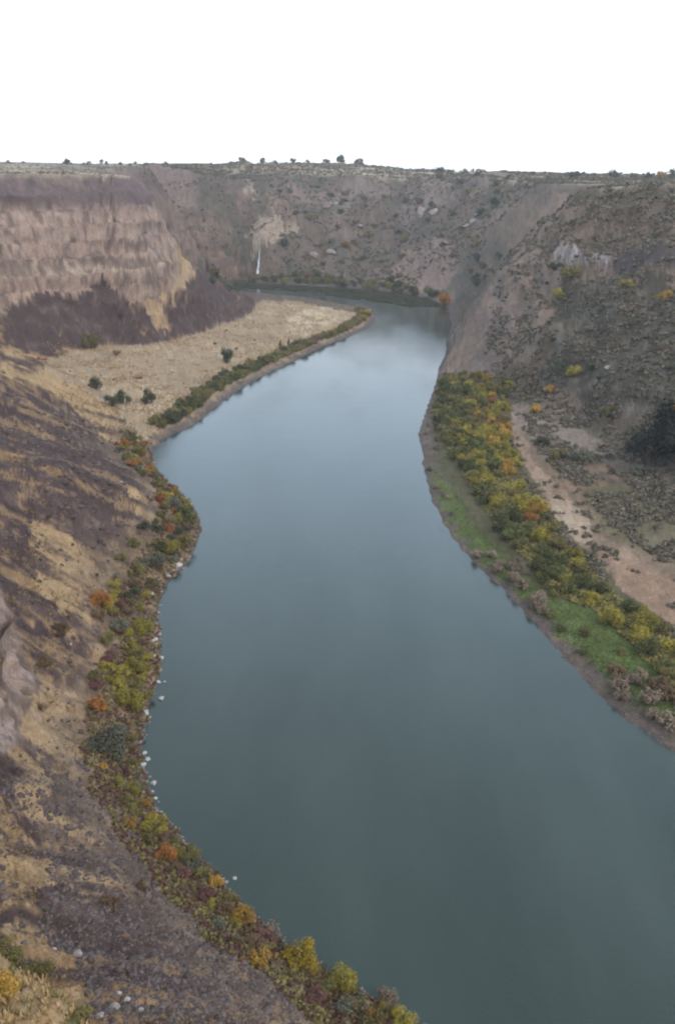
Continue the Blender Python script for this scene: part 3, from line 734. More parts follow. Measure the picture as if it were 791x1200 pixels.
# shore row filler and brush on the left slope
def scatter(poly_px, n, spacing, seed, rmin_shore=1.5):
    P = wpoly(poly_px); r_ = np.random.default_rng(seed); lo, hi = P.min(0), P.max(0); out = []
    for _ in range(n * 40):
        x, y = r_.uniform(lo[0], hi[0]), r_.uniform(lo[1], hi[1])
        if not inpoly(np.array([x]), np.array([y]), P)[0]: continue
        if samp(DR, np.array([x]), np.array([y]))[0] < rmin_shore: continue
        if any((x - a) ** 2 + (y - b) ** 2 < spacing ** 2 for a, b in out): continue
        out.append((x, y))
        if len(out) >= n: break
    z = ground_z([a for a, b in out], [b for a, b in out]); return [(a, b, float(c)) for (a, b), c in zip(out, z)]
def fill(poly_px, n, spacing, seed, rlo, rhi, kinds, where, cat='shrub', kind='bush', name='shrub', tall=1.0, rm=1.5):
    r_ = random.Random(seed)
    words = {'green':'green','darkgreen':'dark green','olive':'olive','yellow':'yellow-green','bright':'yellow','gold':'golden','orange':'orange','rust':'rust red','maroon':'maroon','brown':'brown','grey':'grey-green','tan':'bare tan','black':'almost black'}
    for p in scatter(poly_px, n, spacing, seed, rm):
        c = r_.choice(kinds(p) if callable(kinds) else kinds)
        plant(p, r_.uniform(rlo, rhi), c, f'{words[c]} {name.replace("_", " ")} {where}', cat, f'{words[c]} {cat}s {where}', kind, name, tall=tall)
WORD = {'green':'green','darkgreen':'dark green','olive':'olive','yellow':'yellow-green','bright':'yellow','gold':'golden','orange':'orange','rust':'rust red','maroon':'maroon','brown':'brown','grey':'grey-green','tan':'bare tan'}
def along(line, ylo, yhi, step, offs, rlo, rhi, kinds, where, cat, seed, side=1, tall=1.0):
    """shrubs rooted in rows that follow a shoreline"""
    r2 = random.Random(seed); seg = [i for i, p in enumerate(line) if ylo <= p[1] < yhi]; acc = 0
    tg = np.gradient(line[:, :2], axis=0); tg /= np.linalg.norm(tg, axis=1)[:, None]
    for a, b in offs:
        acc = 0
        for i in seg[1:]:
            acc += np.hypot(*(line[i, :2] - line[i - 1, :2]))
            if acc < step: continue
            acc = r2.uniform(-.35, .35) * step; d = r2.uniform(a, b) * side
            x, y = line[i, 0] - tg[i, 1] * d, line[i, 1] + tg[i, 0] * d; c = r2.choice(kinds(x, y) if callable(kinds) else kinds)
            if samp(DR, np.array([x]), np.array([y]))[0] < 2: continue
            plant((x, y, float(ground_z(x, y)[0])), r2.uniform(rlo, rhi), c, f'{WORD[c]} {cat} {where}', cat, f'{WORD[c]} {cat}s {where}', name=cat, tall=tall)
def lbk(x, y):
    if y > 380: return ['olive','green','orange','olive','yellow','olive','grey','brown','rust']
    if y > 320: return ['olive','darkgreen','grey','olive','brown']
    if y > 230: return ['olive','yellow','yellow','brown','olive']
    return ['olive','gold','maroon','brown','yellow','olive','grey']
along(shL, 228, 520, 5.2, [(4.0, 6.5), (8.5, 12), (14, 21)], 1.9, 3.4, lbk, 'among the bigger shrubs of the upper left bank', 'shrub', 5)
along(shL, 125, 222, 3.6, [(2.2, 4.0), (5, 8), (8, 13)], 1.2, 2.4, lbk, 'among the bigger shrubs of the lower left bank', 'shrub', 6)
along(shL, 535, 1080, 7.2, [(10, 12.5), (15.5, 19)], 4.2, 5.8, lambda x, y: ['green','green','darkgreen','olive','olive'] if y < 840 else ['olive','olive','green','gold','brown'], 'in the hedge between the grass flat and the river', 'willow', 10)
fill([(20,560),(150,560),(120,700),(60,760),(40,690)], 10, 9, 8, .9, 1.6, ['brown','olive','brown'], 'scattered on the steep left slope')
fill([(50,425),(200,402),(290,375),(360,375),(300,415),(200,470),(150,480)], 12, 18, 9, 1.0, 2.0, ['brown','maroon','brown'], 'dotted over the pale grass flat')
def tk(p):
    u = samp(DR, np.array([p[0]]), np.array([p[1]]))[0]
    if u > 38: return ['gold','yellow','yellow','olive','olive','yellow','gold','green','yellow','orange']
    if u > 27: return ['yellow','olive','olive','green','yellow','yellow','green']
    return ['green','green','olive','yellow','darkgreen','olive']
fill([(512,440),(555,442),(600,448),(592,480),(594,520),(626,590),(676,655),(728,704),(790,752),(830,785),(830,830),(800,815),(758,775),(700,716),(648,697),(614,655),(584,622),(545,560),(520,520),(506,478)], 200, 5.4, 11, 4.0, 5.8, tk, 'in the dense thicket along the right bank', cat='willow', name='willow', rm=8, tall=1.0)
fill([(555,650),(600,655),(640,700),(640,730),(600,690),(565,665)], 12, 4.5, 12, 2.8, 3.8, ['tan'], 'on the bare shore between the two green lawns', rm=4)
fill([(720,790),(760,795),(800,815),(800,860),(760,845),(725,815)], 13, 4.5, 13, 2.8, 3.8, ['tan','tan','brown'], 'at the water end of the right bank', rm=4)
fill([(495,480),(512,470),(520,550),(545,620),(520,600),(500,545),(492,510)], 12, 5, 14, 1.8, 2.8, ['grey','tan'], 'on the gravel edge before the thicket', rm=3)
fill([(640,715),(700,725),(760,780),(740,800),(690,775),(650,740)], 6, 9, 15, 2.0, 3.0, ['olive','green'], 'on the lower green lawn', rm=5)
placed([
 (766,537,26,'black','large almost black juniper clump at the foot of the right slope, its left half',dict(name='juniper',cat='tree',tall=1.6)),
 (800,535,34,'black','largest almost black juniper clump, cut by the right edge of the picture',dict(name='juniper',cat='tree',tall=1.6)),
 (740,528,12,'black','small almost black juniper at the left tip of the juniper clump',dict(name='juniper',cat='tree',tall=.7)),
 (655,436,12,'darkgreen','dark green shrub on the right slope touching a yellow one'),
 (674,434,10,'yellow','yellow-green shrub on the right slope touching a dark green one'),
 (643,460,7,'gold','small golden shrub below the yellow and dark green pair'),
 (628,484,9,'gold','golden shrub above the upper end of the sandy path'),
 (636,522,9,'darkgreen','dark green shrub at the upper end of the sandy path'),
 (655,538,11,'olive','olive shrub between the sandy path and the rust coloured ground'),
 (678,540,13,'grey','grey-green shrub above the rust coloured ground'),
 (712,492,9,'green','green shrub on the slope foot left of the junipers'),
 (745,556,9,'grey','grey-green shrub just below the juniper clump'),
 (668,328,12,'olive','olive shrub directly under the pale rock band'),
 (656,342,9,'yellow','yellow-green shrub lower left of the one under the pale rock band'),
 (732,342,8,'yellow','yellow-green shrub on the dark slope right of the pale rock band'),
 (779,356,9,'gold','golden shrub near the right edge on the dark slope'),
 (790,486,11,'gold','golden shrub above the juniper clump at the picture edge'),
 (522,358,9,'orange','orange tree where the far river arm meets the spur',T),
 (585,300,7,'darkgreen','dark shrub on the crest left of the spur ridge'),
 (650,322,8,'darkgreen','dark green shrub below the left end of the pale rock band'),
 (405,290,6,'orange','orange shrub high on the far hillside'),
 (378,289,5,'olive','olive shrub left of the orange one on the far hillside'),
])
fill([(285,318),(340,322),(400,325),(450,330),(505,338),(530,352),(500,350),(450,342),(400,337),(340,334),(290,332)], 50, 10, 19, 6.0, 9.0, ['darkgreen','darkgreen','green','olive','brown'], 'along the far bank below the hillside', cat='bush', name='bush')
fill([(230,322),(285,314),(290,332),(240,335)], 10, 10, 20, 5.5, 8.0, ['darkgreen','green','olive'], 'at the foot of the waterfall', cat='bush', name='bush')
fill([(310,215),(600,215),(560,330),(500,330),(320,310)], 60, 28, 21, 5.0, 9.0, ['darkgreen','darkgreen','grey','olive','brown'], 'on the far hillside behind the bend', cat='bush', name='bush')
fill([(640,330),(800,330),(800,480),(720,480),(640,420)], 30, 16, 17, 2.2, 3.6, ['grey','darkgreen','darkgreen','olive','brown'], 'on the dark right slope below the rock band', cat='bush', name='bush')
# skyline trees
def skyline(lst):
    for u, D, r, c, tall, label in lst:
        D = max(D, 1650); tall = max(tall, .75); r *= 1.1
        x, y, _ = PD(u, 195, D); z = float(ground_z(x, y)[0])
        plant((x, y, z), r * D / F_PX, c, label, 'tree', 'lone trees on the canyon rim skyline', 'bush', 'tree', tall=tall * 1.35, parts=r > 4)
skyline([(80,1100,3.6,'darkgreen',1.1,'lone dark tree on the left skyline above the cliff'),
 (10,1150,2.5,'grey',.8,'leftmost small tree on the skyline'),(28,1200,2,'grey',.8,'second small tree from the left end of the skyline'),
 (125,1350,2.4,'grey',.8,'first low tree right of the lone dark skyline tree'),(141,1350,2.6,'darkgreen',.8,'second low tree right of the lone dark skyline tree'),(153,1350,2.6,'grey',.8,'third low tree right of the lone dark skyline tree'),
 (172,1400,2.2,'grey',.8,'fourth low tree right of the lone dark skyline tree'),
 (283,2000,4.5,'darkgreen',.7,'first dark tree at the left foot of the skyline rise'),(308,2000,4,'darkgreen',.7,'second dark tree on the skyline rise'),(322,2000,3.2,'grey',.7,'third and paler tree on the skyline rise'),
 (343,2050,4.2,'darkgreen',.7,'fourth dark tree on the skyline rise'),(360,2050,3,'grey',.7,'small grey tree left of the round skyline pair'),(382,2050,4,'darkgreen',.75,'dark tree just left of the round skyline pair'),
 (399,2050,6,'darkgreen',.8,'left and larger of the round skyline pair'),(420,2050,5.4,'darkgreen',.85,'right and smaller of the round skyline pair'),
 (515,1900,5,'darkgreen',.75,'dark tree where the skyline begins to sink to the right'),(530,1900,3.5,'grey',.7,'small tree right of the one where the skyline sinks'),
 (560,1800,3.5,'darkgreen',.7,'low tree at the middle of the right skyline'),(596,1700,4.2,'darkgreen',.65,'wide low tree on the right skyline'),(618,1600,3,'grey',.7,'small tree right of the wide low skyline tree'),
 (675,1300,6,'darkgreen',.65,'broad dark tree on the right skyline above the pale rim'),(690,1300,3.5,'grey',.6,'low shrub-like tree right of the broad dark tree'),
 (720,1300,6.5,'darkgreen',.6,'widest dark tree on the right skyline'),(745,1250,4,'grey',.8,'grey tree between the widest dark tree and the orange one'),(762,1200,4.5,'darkgreen',1.0,'upright dark tree left of the orange rim tree'),
 (778,1050,5,'gold',.9,'orange-gold tree on the rim at the right edge'),(789,1150,5.5,'darkgreen',1.0,'tall dark tree at the right end of the skyline')])
r_ = random.Random(5)
for i in range(120):
    u = r_.choice([r_.uniform(0, 791), r_.uniform(270, 791)]); D = r_.uniform(2000, 2600) if 250 < u < 600 else r_.uniform(1600, 2100)
    x, y, _ = PD(u, 195, D); c = r_.choice(['grey','darkgreen','brown'])
    plant((x, y, float(ground_z(x, y)[0])), r_.uniform(1.6, 3.2) * D / F_PX, c, {'grey':'grey-green','darkgreen':'dark green','brown':'brown'}[c] + ' low bush on the plateau edge among the skyline trees', 'bush', 'low ' + c + ' bushes of the plateau edge', 'bush', 'bush', tall=1.0, parts=False)

# ------------------------------------------------------------------ rocks
def rock_mat(name, c1, c2):
    m, t, b = mat_new(name); n = t.nodes.new; l = t.links.new
    tc = n('ShaderNodeTexCoord'); ns = n('ShaderNodeTexNoise'); ns.inputs['Scale'].default_value = 2.5; ns.inputs['Detail'].default_value = 6
    rp = n('ShaderNodeValToRGB'); rp.color_ramp.elements[0].position = .35; rp.color_ramp.elements[0].color = (*c1, 1); rp.color_ramp.elements[1].position = .65; rp.color_ramp.elements[1].color = (*c2, 1)
    l(tc.outputs['Object'], ns.inputs[0]); l(ns.outputs[0], rp.inputs[0]); l(rp.outputs[0], b.inputs['Base Color']); b.inputs['Roughness'].default_value = .9
    return m
RM = {'white': rock_mat('bleached_stone', (.34,.32,.30), (.55,.53,.50)), 'grey': rock_mat('grey_stone', (.24,.21,.20), (.36,.32,.30)), 'rust': rock_mat('rust_stone', (.20,.10,.075), (.28,.15,.11)),
      'dark': rock_mat('dark_basalt', (.058,.040,.038), (.115,.080,.074)), 'pink': rock_mat('pale_outcrop', (.24,.19,.17), (.37,.31,.28))}
rmesh = []
for k in range(5):
    bm = bmesh.new(); bmesh.ops.create_icosphere(bm, subdivisions=3, radius=1)
    rr_ = np.random.default_rng(k + 50); pl_ = [(Vector(rr_.normal(size=3)).normalized(), rr_.uniform(.5, .85)) for _ in range(11)]
    for v in bm.verts:
        for nrm, dd in pl_:
            e = v.co.dot(nrm) - dd
            if e > 0: v.co -= nrm * e
        v.co.z *= .62
    me = bpy.data.meshes.new('rock'); bm.to_mesh(me); bm.free(); rmesh.append(me)
_rk = {}
def rock_at(p, r, colour, label, group=None, name='boulder', cat='boulder', sc=(1, 1, 1)):
    COUNT[0] += 1; k = (COUNT[0] % 5, colour)
    if k not in _rk: me = rmesh[k[0]].copy(); me.materials.append(RM[colour]); _rk[k] = me
    o = link(name, _rk[k]); o.location = (p[0], p[1], p[2] + .18 * r * sc[2]); o.rotation_euler = (random.uniform(-.2, .2), random.uniform(-.2, .2), random.uniform(0, 6.28))
    o.scale = (r * sc[0], r * sc[1], r * sc[2]); tag(o, label, cat, group); return o
def rocks(lst, **kw):
    h = hits([(e[0], e[1]) for e in lst])
    for e, p in zip(lst, h):
        if np.isnan(p[0]): continue
        p = p.copy(); p[2] = max(p[2], -.1)
        d = math.hypot(math.hypot(p[0], p[1]), H - p[2]); rock_at(p, e[2] * d / F_PX, e[3], e[4], **{**kw, **(e[5] if len(e) > 5 else {})})
rocks([(210,663,4.5,'white','large white stone on the underside of the left shore bulge'),(197,676,3,'white','white stone in the cove below the shore bulge'),(203,669,2.5,'white','small white stone between two bigger ones in the cove'),
 (178,696,3,'white','white stone at the inner end of the cove'),(181,751,4.5,'white','white stone at the foot of the topmost yellow shrub'),(189,772,3.5,'white','white stone in the water off the middle yellow shrub'),
 (187,744,2,'white','tiny white stone above the one at the topmost yellow shrub'),(188,786,2.2,'white','tiny white stone between the middle and lowest yellow shrubs'),(186,800,3,'white','white stone in the water off the lowest yellow shrub'),(193,802,2,'white','tiny white stone farthest out off the lowest yellow shrub'),
 (189,822,4.2,'white','slanted white stone standing out in the water below the yellow shrubs'),(171,836,4.2,'white','white stone on the shore just above the big willow'),(175,842,3,'white','small white stone next to the one above the big willow'),
 (170,884,2.8,'white','upper white stone at the water below the big willow'),(174,892,3.6,'white','middle white stone at the water below the big willow'),(168,897,3.8,'white','lower white stone at the water below the big willow'),
 (180,921,4,'white','large white stone beside the yellow shrub below the willow'),(182,937,3.2,'white','white stone lowest in the group below the willow'),(178,929,2.5,'white','small white stone between the two beside the yellow shrub'),
 (275,1034,2.6,'white','lone white stone at the water in the lower shore row'),(63,1105,2.6,'white','tiny bright white stone on the dark talus near the grassy shoulder'),(92,1121,7,'grey','large grey boulder on the dark talus near the grassy shoulder'),
 (140,1167,4,'white','upper pale stone in the small rock pile at the bottom edge'),(150,1176,3,'white','middle pale stone in the small rock pile at the bottom edge'),(134,1182,6,'grey','grey boulder in the small rock pile at the bottom edge'),
 (163,1188,5,'grey','grey boulder at the right of the small rock pile'),(118,1190,5,'grey','grey boulder at the left of the small rock pile'),
 (82,747,2,'white','tiny white stone on the grey scree beside the buttress'),(76,762,1.5,'white','second tiny white stone on the grey scree beside the buttress'),
 (163,443,6,'rust','rust coloured boulder on the grass flat above the dark trees'),(49,421,6,'rust','dull red boulder at the left end of the grass flat'),(143,570,2.5,'white','white stone on the left slope above the orange shore shrub')], cat='stone', name='stone')
for e in [(494,252,7,'pink','pale rock outcrop on the far hillside above the river bend',dict(sc=(1,1,1.6))),(508,254,5,'pink','small pale outcrop just right of the one above the bend',dict(sc=(1,1,1.8))),
 (421,271,4.5,'pink','white rock patch in the middle of the far hillside'),(388,300,6,'pink','upper pale slab low on the far hillside'),(368,305,6,'pink','lower pale slab low on the far hillside'),
 (556,262,7,'pink','pale outcrop high on the hill left of the spur'),(546,268,5,'pink','small pale outcrop beside the one left of the spur'),(560,250,4,'pink','narrow pale outcrop above the one left of the spur'),
 (395,240,5,'grey','grey outcrop at the upper far hillside'),(712,430,5,'grey','grey outcrop in the gully right of the spur')]:
    rocks([e], name='rock_outcrop', cat='outcrop')
r_ = random.Random(77)
for k in range(120):                                                # cobbles on the left waterline
    q = shL[r_.randrange(20, n_near)]; x = q[0] + r_.uniform(-2.2, .6); y = q[1] + r_.uniform(-2, 2); z = max(float(ground_z(x, y)[0]), -.1)
    c = r_.choice(['grey', 'grey', 'grey', 'dark', 'white']); rock_at((x, y, z), r_.uniform(.25, .7), c, {'grey':'grey','white':'whitish','dark':'dark'}[c] + ' cobble at the waterline of the left bank', {'grey':'grey','white':'whitish','dark':'dark'}[c] + ' cobbles of the left waterline', 'cobble', 'stone')

# ------------------------------------------------------------------ what nobody could count: rubble, dry grass, sagebrush
def rot_z(a): c, s_ = np.cos(a), np.sin(a); return c, s_
def many(name, xy, size, proto_v, proto_f, mat, squash=1.0, kind='stuff', jitter=.3, sink=.15):
    n_ = len(xy); z = ground_z(xy[:, 0], xy[:, 1])
    # ride with the sideways move of crags
    a = rng.random(n_) * 6.28; c, s_ = np.cos(a), np.sin(a); pv = proto_v[rng.integers(0, len(proto_v), n_)]
    sx = size * (1 + jitter * rng.normal(size=n_) * .5); sy = size * (1 + jitter * rng.normal(size=n_) * .5)
    X = pv[..., 0] * sx[:, None]; Y = pv[..., 1] * sy[:, None]; Z = pv[..., 2] * (size * squash)[:, None]
    V = np.stack([xy[:, :1] + X * c[:, None] - Y * s_[:, None], xy[:, 1:2] + X * s_[:, None] + Y * c[:, None], (z - sink * size)[:, None] + Z], -1).reshape(-1, 3)
    Fc = (proto_f[None] + (np.arange(n_) * pv.shape[1])[:, None, None]).reshape(-1, proto_f.shape[1])
    o = link(name, mesh_np(name, V, Fc, proto_f.shape[1]), mat); tag(o, kind=kind); return o
def density(n_, azr, rr_, test, sd):
    """random ground points, evenly spread in the band azr (deg) x rr_ (m), kept where test passes"""
    r_ = np.random.default_rng(sd); a = np.radians(r_.uniform(*azr, n_)); d = np.exp(r_.uniform(math.log(rr_[0]), math.log(rr_[1]), n_))
    x, y = np.sin(a) * d, np.cos(a) * d; z = base_z(x, y); s = samp(SLB, x, y); dv = samp(DR, x, y)
    k = test(x, y, z, s, dv, d); return np.stack([x, y], 1)[k], d[k]
rp_ = []
for k in range(6):
    r2 = np.random.default_rng(k); v = np.array([(x, y, z) for z in (-.5, .6) for x, y in ((-1, -1), (1, -1), (1, 1), (-1, 1))]) * .62 + r2.normal(size=(8, 3)) * .18
    rp_.append(v)
rp_ = np.array(rp_); rf_ = np.array([(0,3,2,1),(4,5,6,7),(0,1,5,4),(1,2,6,5),(2,3,7,6),(3,0,4,7)])
sx_ = []
for k in range(6):
    v, f = leaves(np.array([[0, 0, .45]]), np.array([.75]), 16, .42, np.random.default_rng(k + 9), squash=.6); sx_.append(v)
sx_ = np.array(sx_); sf_ = f
gx_t = []
for k in range(6):                                                  # a tuft: upright narrow blades
    r2 = np.random.default_rng(k + 70); V = []
    for j in range(9):
        a = r2.random() * 6.28; q = r2.random() * .45; le = .55 + .5 * r2.random(); b0 = np.array([math.cos(a) * q, math.sin(a) * q, 0]); o_ = np.array([math.cos(a), math.sin(a), 0]) * (.25 + .3 * r2.random()); w = np.array([-math.sin(a), math.cos(a), 0]) * .14
        V += [b0 - w, b0 + w, b0 + o_ + w * .3 + [0, 0, le], b0 + o_ - w * .3 + [0, 0, le]]
    gx_t.append(V)
gx_t = np.array(gx_t); gf_t = np.arange(36).reshape(-1, 4)
def cov(xy):                          # darkness of the ground cover under a point decides rubble or grass
    x, y = xy[:, 0], xy[:, 1]
    return x
TALUS = [wpoly(px) for px in ([(0,400),(33,413),(89,406),(140,401),(197,396),(180,380),(150,352),(110,340),(75,337),(30,348),(0,352)],
           [(0,425),(40,445),(100,492),(150,540),(165,590),(160,630),(130,660),(90,630),(60,590),(40,560),(20,520),(0,500)],
           [(0,900),(30,880),(90,890),(130,920),(160,960),(200,1000),(240,1040),(300,1090),(350,1140),(440,1200),(120,1200),(90,1130),(40,1080),(60,1020),(20,980),(0,960)])]
def near_t(x, y, z, s, dv, d):
    k = inpoly(x, y, TALUS[2]) | inpoly(x, y, TALUS[1]) | ((np.random.default_rng(1).random(x.shape) < .25) & (x < 30))
    return k & (dv > .3) & (s < 1.2) & (y < 560) & (x < 45)
xy, d = density(60000, (-34, 25), (85, 540), near_t, 201)
xy = xy[:30000]; d = d[:30000]; sz = (.13 + .85 * rng.random(len(xy)) ** 7) * (.8 + d / 300)
h2 = len(xy) * 3 // 4
xn, dn = density(60000, (-34, 16), (88, 190), lambda x, y, z, s, dv, d: (inpoly(x, y, TALUS[2]) | (fbm(x / 12, y / 12, seed=221, oct=2) > .1)) & (dv > 9) & (z < 72) & (x < 45), 220)
xn = xn[:15000]; k3 = len(xn) // 3; sn = .12 + .5 * rng.random(len(xn)) ** 3
many('broken_rock', xn[:k3], sn[:k3], rp_, rf_, RM['dark']); many('broken_stone', xn[k3:2*k3], sn[k3:2*k3], rp_, rf_, rock_mat('brown_stone', (.13,.092,.08), (.21,.155,.135))); many('broken_basalt', xn[2*k3:], sn[2*k3:] * 1.2, rp_, rf_, rock_mat('weathered_basalt', (.075,.053,.048), (.17,.13,.115)))
many('talus_rubble', xy[:h2], sz[:h2], rp_, rf_, RM['dark']); many('scree_stones', xy[h2:], sz[h2:], rp_, rf_, rock_mat('mid_stone', (.10,.072,.068), (.18,.135,.125)))
grass_m = leaf_mat('dry_grass', (.31,.205,.10), (.48,.34,.18)); sage_m = leaf_mat('sagebrush', (.12,.105,.075), (.19,.165,.12)); sage_d = leaf_mat('dark_brush', (.085,.075,.05), (.14,.12,.08)); sage_p = leaf_mat('dead_brush', (.21,.16,.13), (.33,.26,.21))
lawn_m = leaf_mat('lawn_grass', (.09,.12,.035), (.155,.185,.06))
def near_g(x, y, z, s, dv, d):
    k = ~(inpoly(x, y, TALUS[2]) | inpoly(x, y, TALUS[1])) & (x < 30) & (dv > 1.5) & (s < 1.2) & (y < 620)
    return k & (fbm(x / 8, y / 8, seed=102, oct=3) > -.1)
xy, d = density(60000, (-38, 20), (50, 600), near_g, 202); xy = xy[:24000]; d = d[:24000]
many('dry_grass', xy, (.30 + .5 * rng.random(len(xy))) * (.55 + d / 400), gx_t, gf_t, grass_m, sink=.05)
xy, d = density(60000, (-50, -5), (28, 96), lambda x, y, z, s, dv, d: z > 52, 211); xy = xy[:9000]; h3 = len(xy) // 3
many('shoulder_grass', xy[h3:], .45 + .5 * rng.random(len(xy) - h3), gx_t, gf_t, grass_m, sink=.05); many('shoulder_weeds', xy[:h3], .45 + .4 * rng.random(h3), gx_t, gf_t, leaf_mat('olive_weeds', (.12,.105,.04), (.2,.17,.07)), sink=.05)
bx, d = density(60000, (-25, 10), (120, 530), lambda x, y, z, s, dv, d: (dv > 1.2) & (dv < 17) & (x < 30) & (y < 525), 215); bx = bx[:7000]; h4 = len(bx) // 3
many('bank_brush', bx[:h4], .4 + .8 * rng.random(h4), sx_, sf_, LEAF['olive']); many('bank_twigs', bx[h4:2 * h4], .4 + .7 * rng.random(h4), sx_, sf_, LEAF['maroon']); many('bank_weeds', bx[2 * h4:], .4 + .7 * rng.random(len(bx) - 2 * h4), sx_, sf_, LEAF['brown'])
P_l = wpoly([(505,545),(520,560),(560,610),(600,650),(640,690),(700,712),(760,775),(791,800),(800,850),(760,825),(700,790),(650,745),(600,695),(560,655),(525,615),(508,580)])
xy, d = density(60000, (5, 31), (210, 520), lambda x, y, z, s, dv, d: inpoly(x, y, P_l) & (dv > 5), 203)
many('lawn_grass', xy[:14000], .22 + .3 * rng.random(len(xy[:14000])), gx_t, gf_t, lawn_m, sink=.05)
P_t = wpoly([(512,440),(555,442),(600,448),(592,480),(594,520),(626,590),(676,655),(728,704),(790,752),(830,785),(830,830),(800,815),(758,775),(700,716),(648,697),(614,655),(584,622),(545,560),(520,520),(506,478)])
xy, d = density(90000, (5, 31), (210, 720), lambda x, y, z, s, dv, d: inpoly(x, y, P_t) & (dv > 7), 213); xy = xy[:9000]
many('thicket_undergrowth', xy, .8 + 1.0 * rng.random(len(xy)), sx_, sf_, LEAF['olive'])
P_path = wpoly([(590,480),(612,485),(640,540),(675,570),(720,620),(770,655),(810,685),(810,752),(740,704),(690,655),(650,610),(618,560),(600,520)])
def slope_t(x, y, z, s, dv, d):
    k = (x > 40) & (dv > 38) & (s < 2.2) & (y < 1300) & ~(inpoly(x, y, P_path) & (fbm(x / 5, y / 5, seed=77, oct=2) < .45))
    return k & ((fbm(x / 16, y / 16, seed=205, oct=3) > -.25))
xy, d = density(60000, (6, 33), (300, 1150), slope_t, 204); n3_ = len(xy) // 3
sz = (.45 + 1.1 * rng.random(len(xy)) ** 2) * (.65 + d / 520)
many('sagebrush', xy[:n3_], sz[:n3_], sx_, sf_, sage_m); many('dark_brush', xy[n3_:2 * n3_], sz[n3_:2 * n3_], sx_, sf_, sage_d); many('dead_brush', xy[2 * n3_:], sz[2 * n3_:] * .8, sx_, sf_, sage_p)
xy, d = density(60000, (-12, 20), (1250, 2100), lambda x, y, z, s, dv, d: (y > 1290) & (z > 3) & (s < 2.2) & (fbm(x / 25, y / 25, seed=207, oct=4) > -.35), 206); xy = xy[:22000]
many('hillside_brush', xy, 1.0 + 2.2 * rng.random(len(xy)) ** 2, sx_, sf_, sage_d)
xy, d = density(30000, (-28, 28), (850, 3200), lambda x, y, z, s, dv, d: (z > 146) & (s < .6), 208); xy = xy[:9000]
many('plateau_brush', xy, .8 + 1.3 * rng.random(len(xy)) ** 2, sx_, sf_, sage_m, squash=.7)
def flat_t(x, y, z, s, dv, d): return (dv > 14) & (z < 20) & (y > 560) & (x < 20) & (fbm(x / 20, y / 20, seed=209, oct=4) > -.05)
xy, d = density(26000, (-24, 4), (560, 1150), flat_t, 210); xy = xy[:9000]
many('meadow_grass', xy, .6 + .7 * rng.random(len(xy)), gx_t, gf_t, grass_m, sink=.05)

# ------------------------------------------------------------------ waterfall
wf = hits([(304.5 - .22 * k + .25 * math.sin(k * 1.9), 290 + k * 2.3) for k in range(13)])
V = []; Fc = []
r_ = random.Random(3)
for k, p in enumerate(wf):
    w = .35 + 1.6 * (k / 12) ** 1.2; to = np.array([-p[0], -p[1]]) / math.hypot(p[0], p[1])
    sd_ = np.array([-to[1], to[0]])
    for q in range(5):
        e = (q / 4 - .5) * 2 * w * r_.uniform(.85, 1.15); bulge = 1.6 + 1.2 * (1 - abs(q / 2 - 1)) + r_.uniform(-.2, .2)
        V.append((p[0] + sd_[0] * e + to[0] * bulge, p[1] + sd_[1] * e + to[1] * bulge, p[2] + .6))
    for q in range(5):
        e = (q / 4 - .5) * 2 * w * 1.1; V.append((p[0] + sd_[0] * e - to[0] * 1.5, p[1] + sd_[1] * e - to[1] * 1.5, p[2] - .8))
for k in range(len(wf) - 1):
    a = k * 10; b_ = a + 10
    for q in range(4): Fc.append((a + q, a + q + 1, b_ + q + 1, b_ + q)); Fc.append((a + 5 + q, b_ + 5 + q, b_ + 6 + q, a + 6 + q))
    Fc.append((a, b_, b_ + 5, a + 5)); Fc.append((a + 4, a + 9, b_ + 9, b_ + 4))
wfm, t, b = mat_new('falling_water'); n = t.nodes.new; l = t.links.new
tc = n('ShaderNodeTexCoord'); mp = n('ShaderNodeMapping'); mp.inputs['Scale'].default_value = (1.2, 1.2, .12); ns = n('ShaderNodeTexNoise'); ns.inputs['Scale'].default_value = 1.0
rp = n('ShaderNodeValToRGB'); rp.color_ramp.elements[0].position = .3; rp.color_ramp.elements[0].color = (.45,.48,.53,1); rp.color_ramp.elements[1].position = .6; rp.color_ramp.elements[1].color = (.78,.80,.84,1)
l(tc.outputs['Object'], mp.inputs[0]); l(mp.outputs[0], ns.inputs[0]); l(ns.outputs[0], rp.inputs[0]); l(rp.outputs[0], b.inputs['Base Color']); b.inputs['Roughness'].default_value = .5
tag(link('waterfall', mesh_np('waterfall', V, Fc, 4), wfm), 'thin white waterfall dropping down the far hillside to the river', 'waterfall')

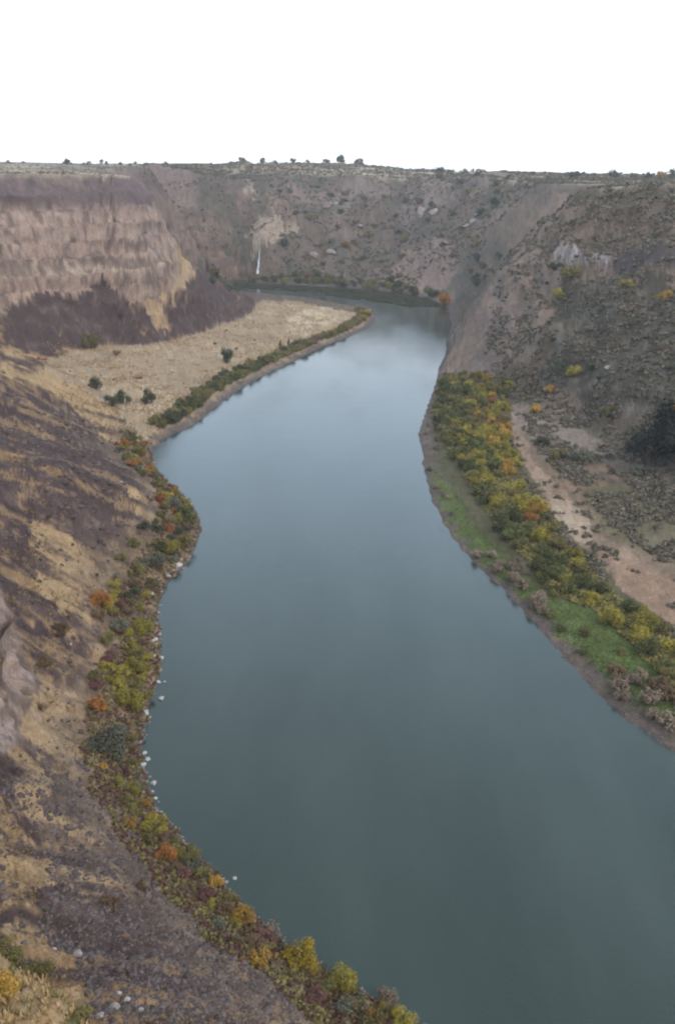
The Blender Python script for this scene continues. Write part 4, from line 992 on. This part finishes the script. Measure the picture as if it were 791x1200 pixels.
# ------------------------------------------------------------------ the air between here and the far rim
hv = [(x, y, z) for z in (-14, 186) for x, y in ((-5100, -5100), (5100, -5100), (5100, 5100), (-5100, 5100))]
haze = link('haze', mesh_np('haze', hv, [(0,3,2,1),(4,5,6,7),(0,1,5,4),(1,2,6,5),(2,3,7,6),(3,0,4,7)], 4)); tag(haze, kind='stuff')
hm, t, b = mat_new('air'); t.nodes.remove(b); pv = t.nodes.new('ShaderNodeVolumePrincipled'); pv.inputs['Density'].default_value = .00008
pv.inputs['Color'].default_value = (.86, .86, .92, 1); t.links.new(pv.outputs[0], t.nodes['Material Output'].inputs['Volume']); haze.data.materials.append(hm)

P_r = wpoly([(262,332),(300,334),(340,336),(400,340),(450,345),(505,352),(520,362),(480,364),(440,358),(400,352),(360,346),(320,343),(270,340)])  # reeds added over the river arm, standing in for the hillside's green reflection
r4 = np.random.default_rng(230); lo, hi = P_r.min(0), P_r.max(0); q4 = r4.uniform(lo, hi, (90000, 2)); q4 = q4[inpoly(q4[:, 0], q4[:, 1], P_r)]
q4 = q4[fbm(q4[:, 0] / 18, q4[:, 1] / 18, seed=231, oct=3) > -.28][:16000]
_g = ground_z; ground_z = lambda x, y: np.maximum(_g(x, y), -.05)
many('reflection_reeds', q4, .9 + .9 * rng.random(len(q4)), gx_t, gf_t, leaf_mat('reflection_green_reeds', (.085,.09,.05), (.14,.14,.085)), sink=.05)
xy, d = density(60000, (2, 31), (170, 620), lambda x, y, z, s, dv, d: (dv > -1.0) & (dv < 9) & (x > 30), 232); xy = xy[:7000]
many('shore_pebbles', xy, .10 + .5 * rng.random(len(xy)) ** 4, rp_, rf_, rock_mat('wet_stone', (.09,.075,.065), (.2,.17,.15)))
xy, d = density(60000, (-20, 5), (130, 620), lambda x, y, z, s, dv, d: (dv > -1.5) & (dv < 3) & (x < 20), 233); xy = xy[:5000]
many('bank_pebbles', xy, .12 + .5 * rng.random(len(xy)) ** 4, rp_, rf_, rock_mat('bank_stone', (.13,.11,.10), (.34,.30,.27)))
ground_z = _g
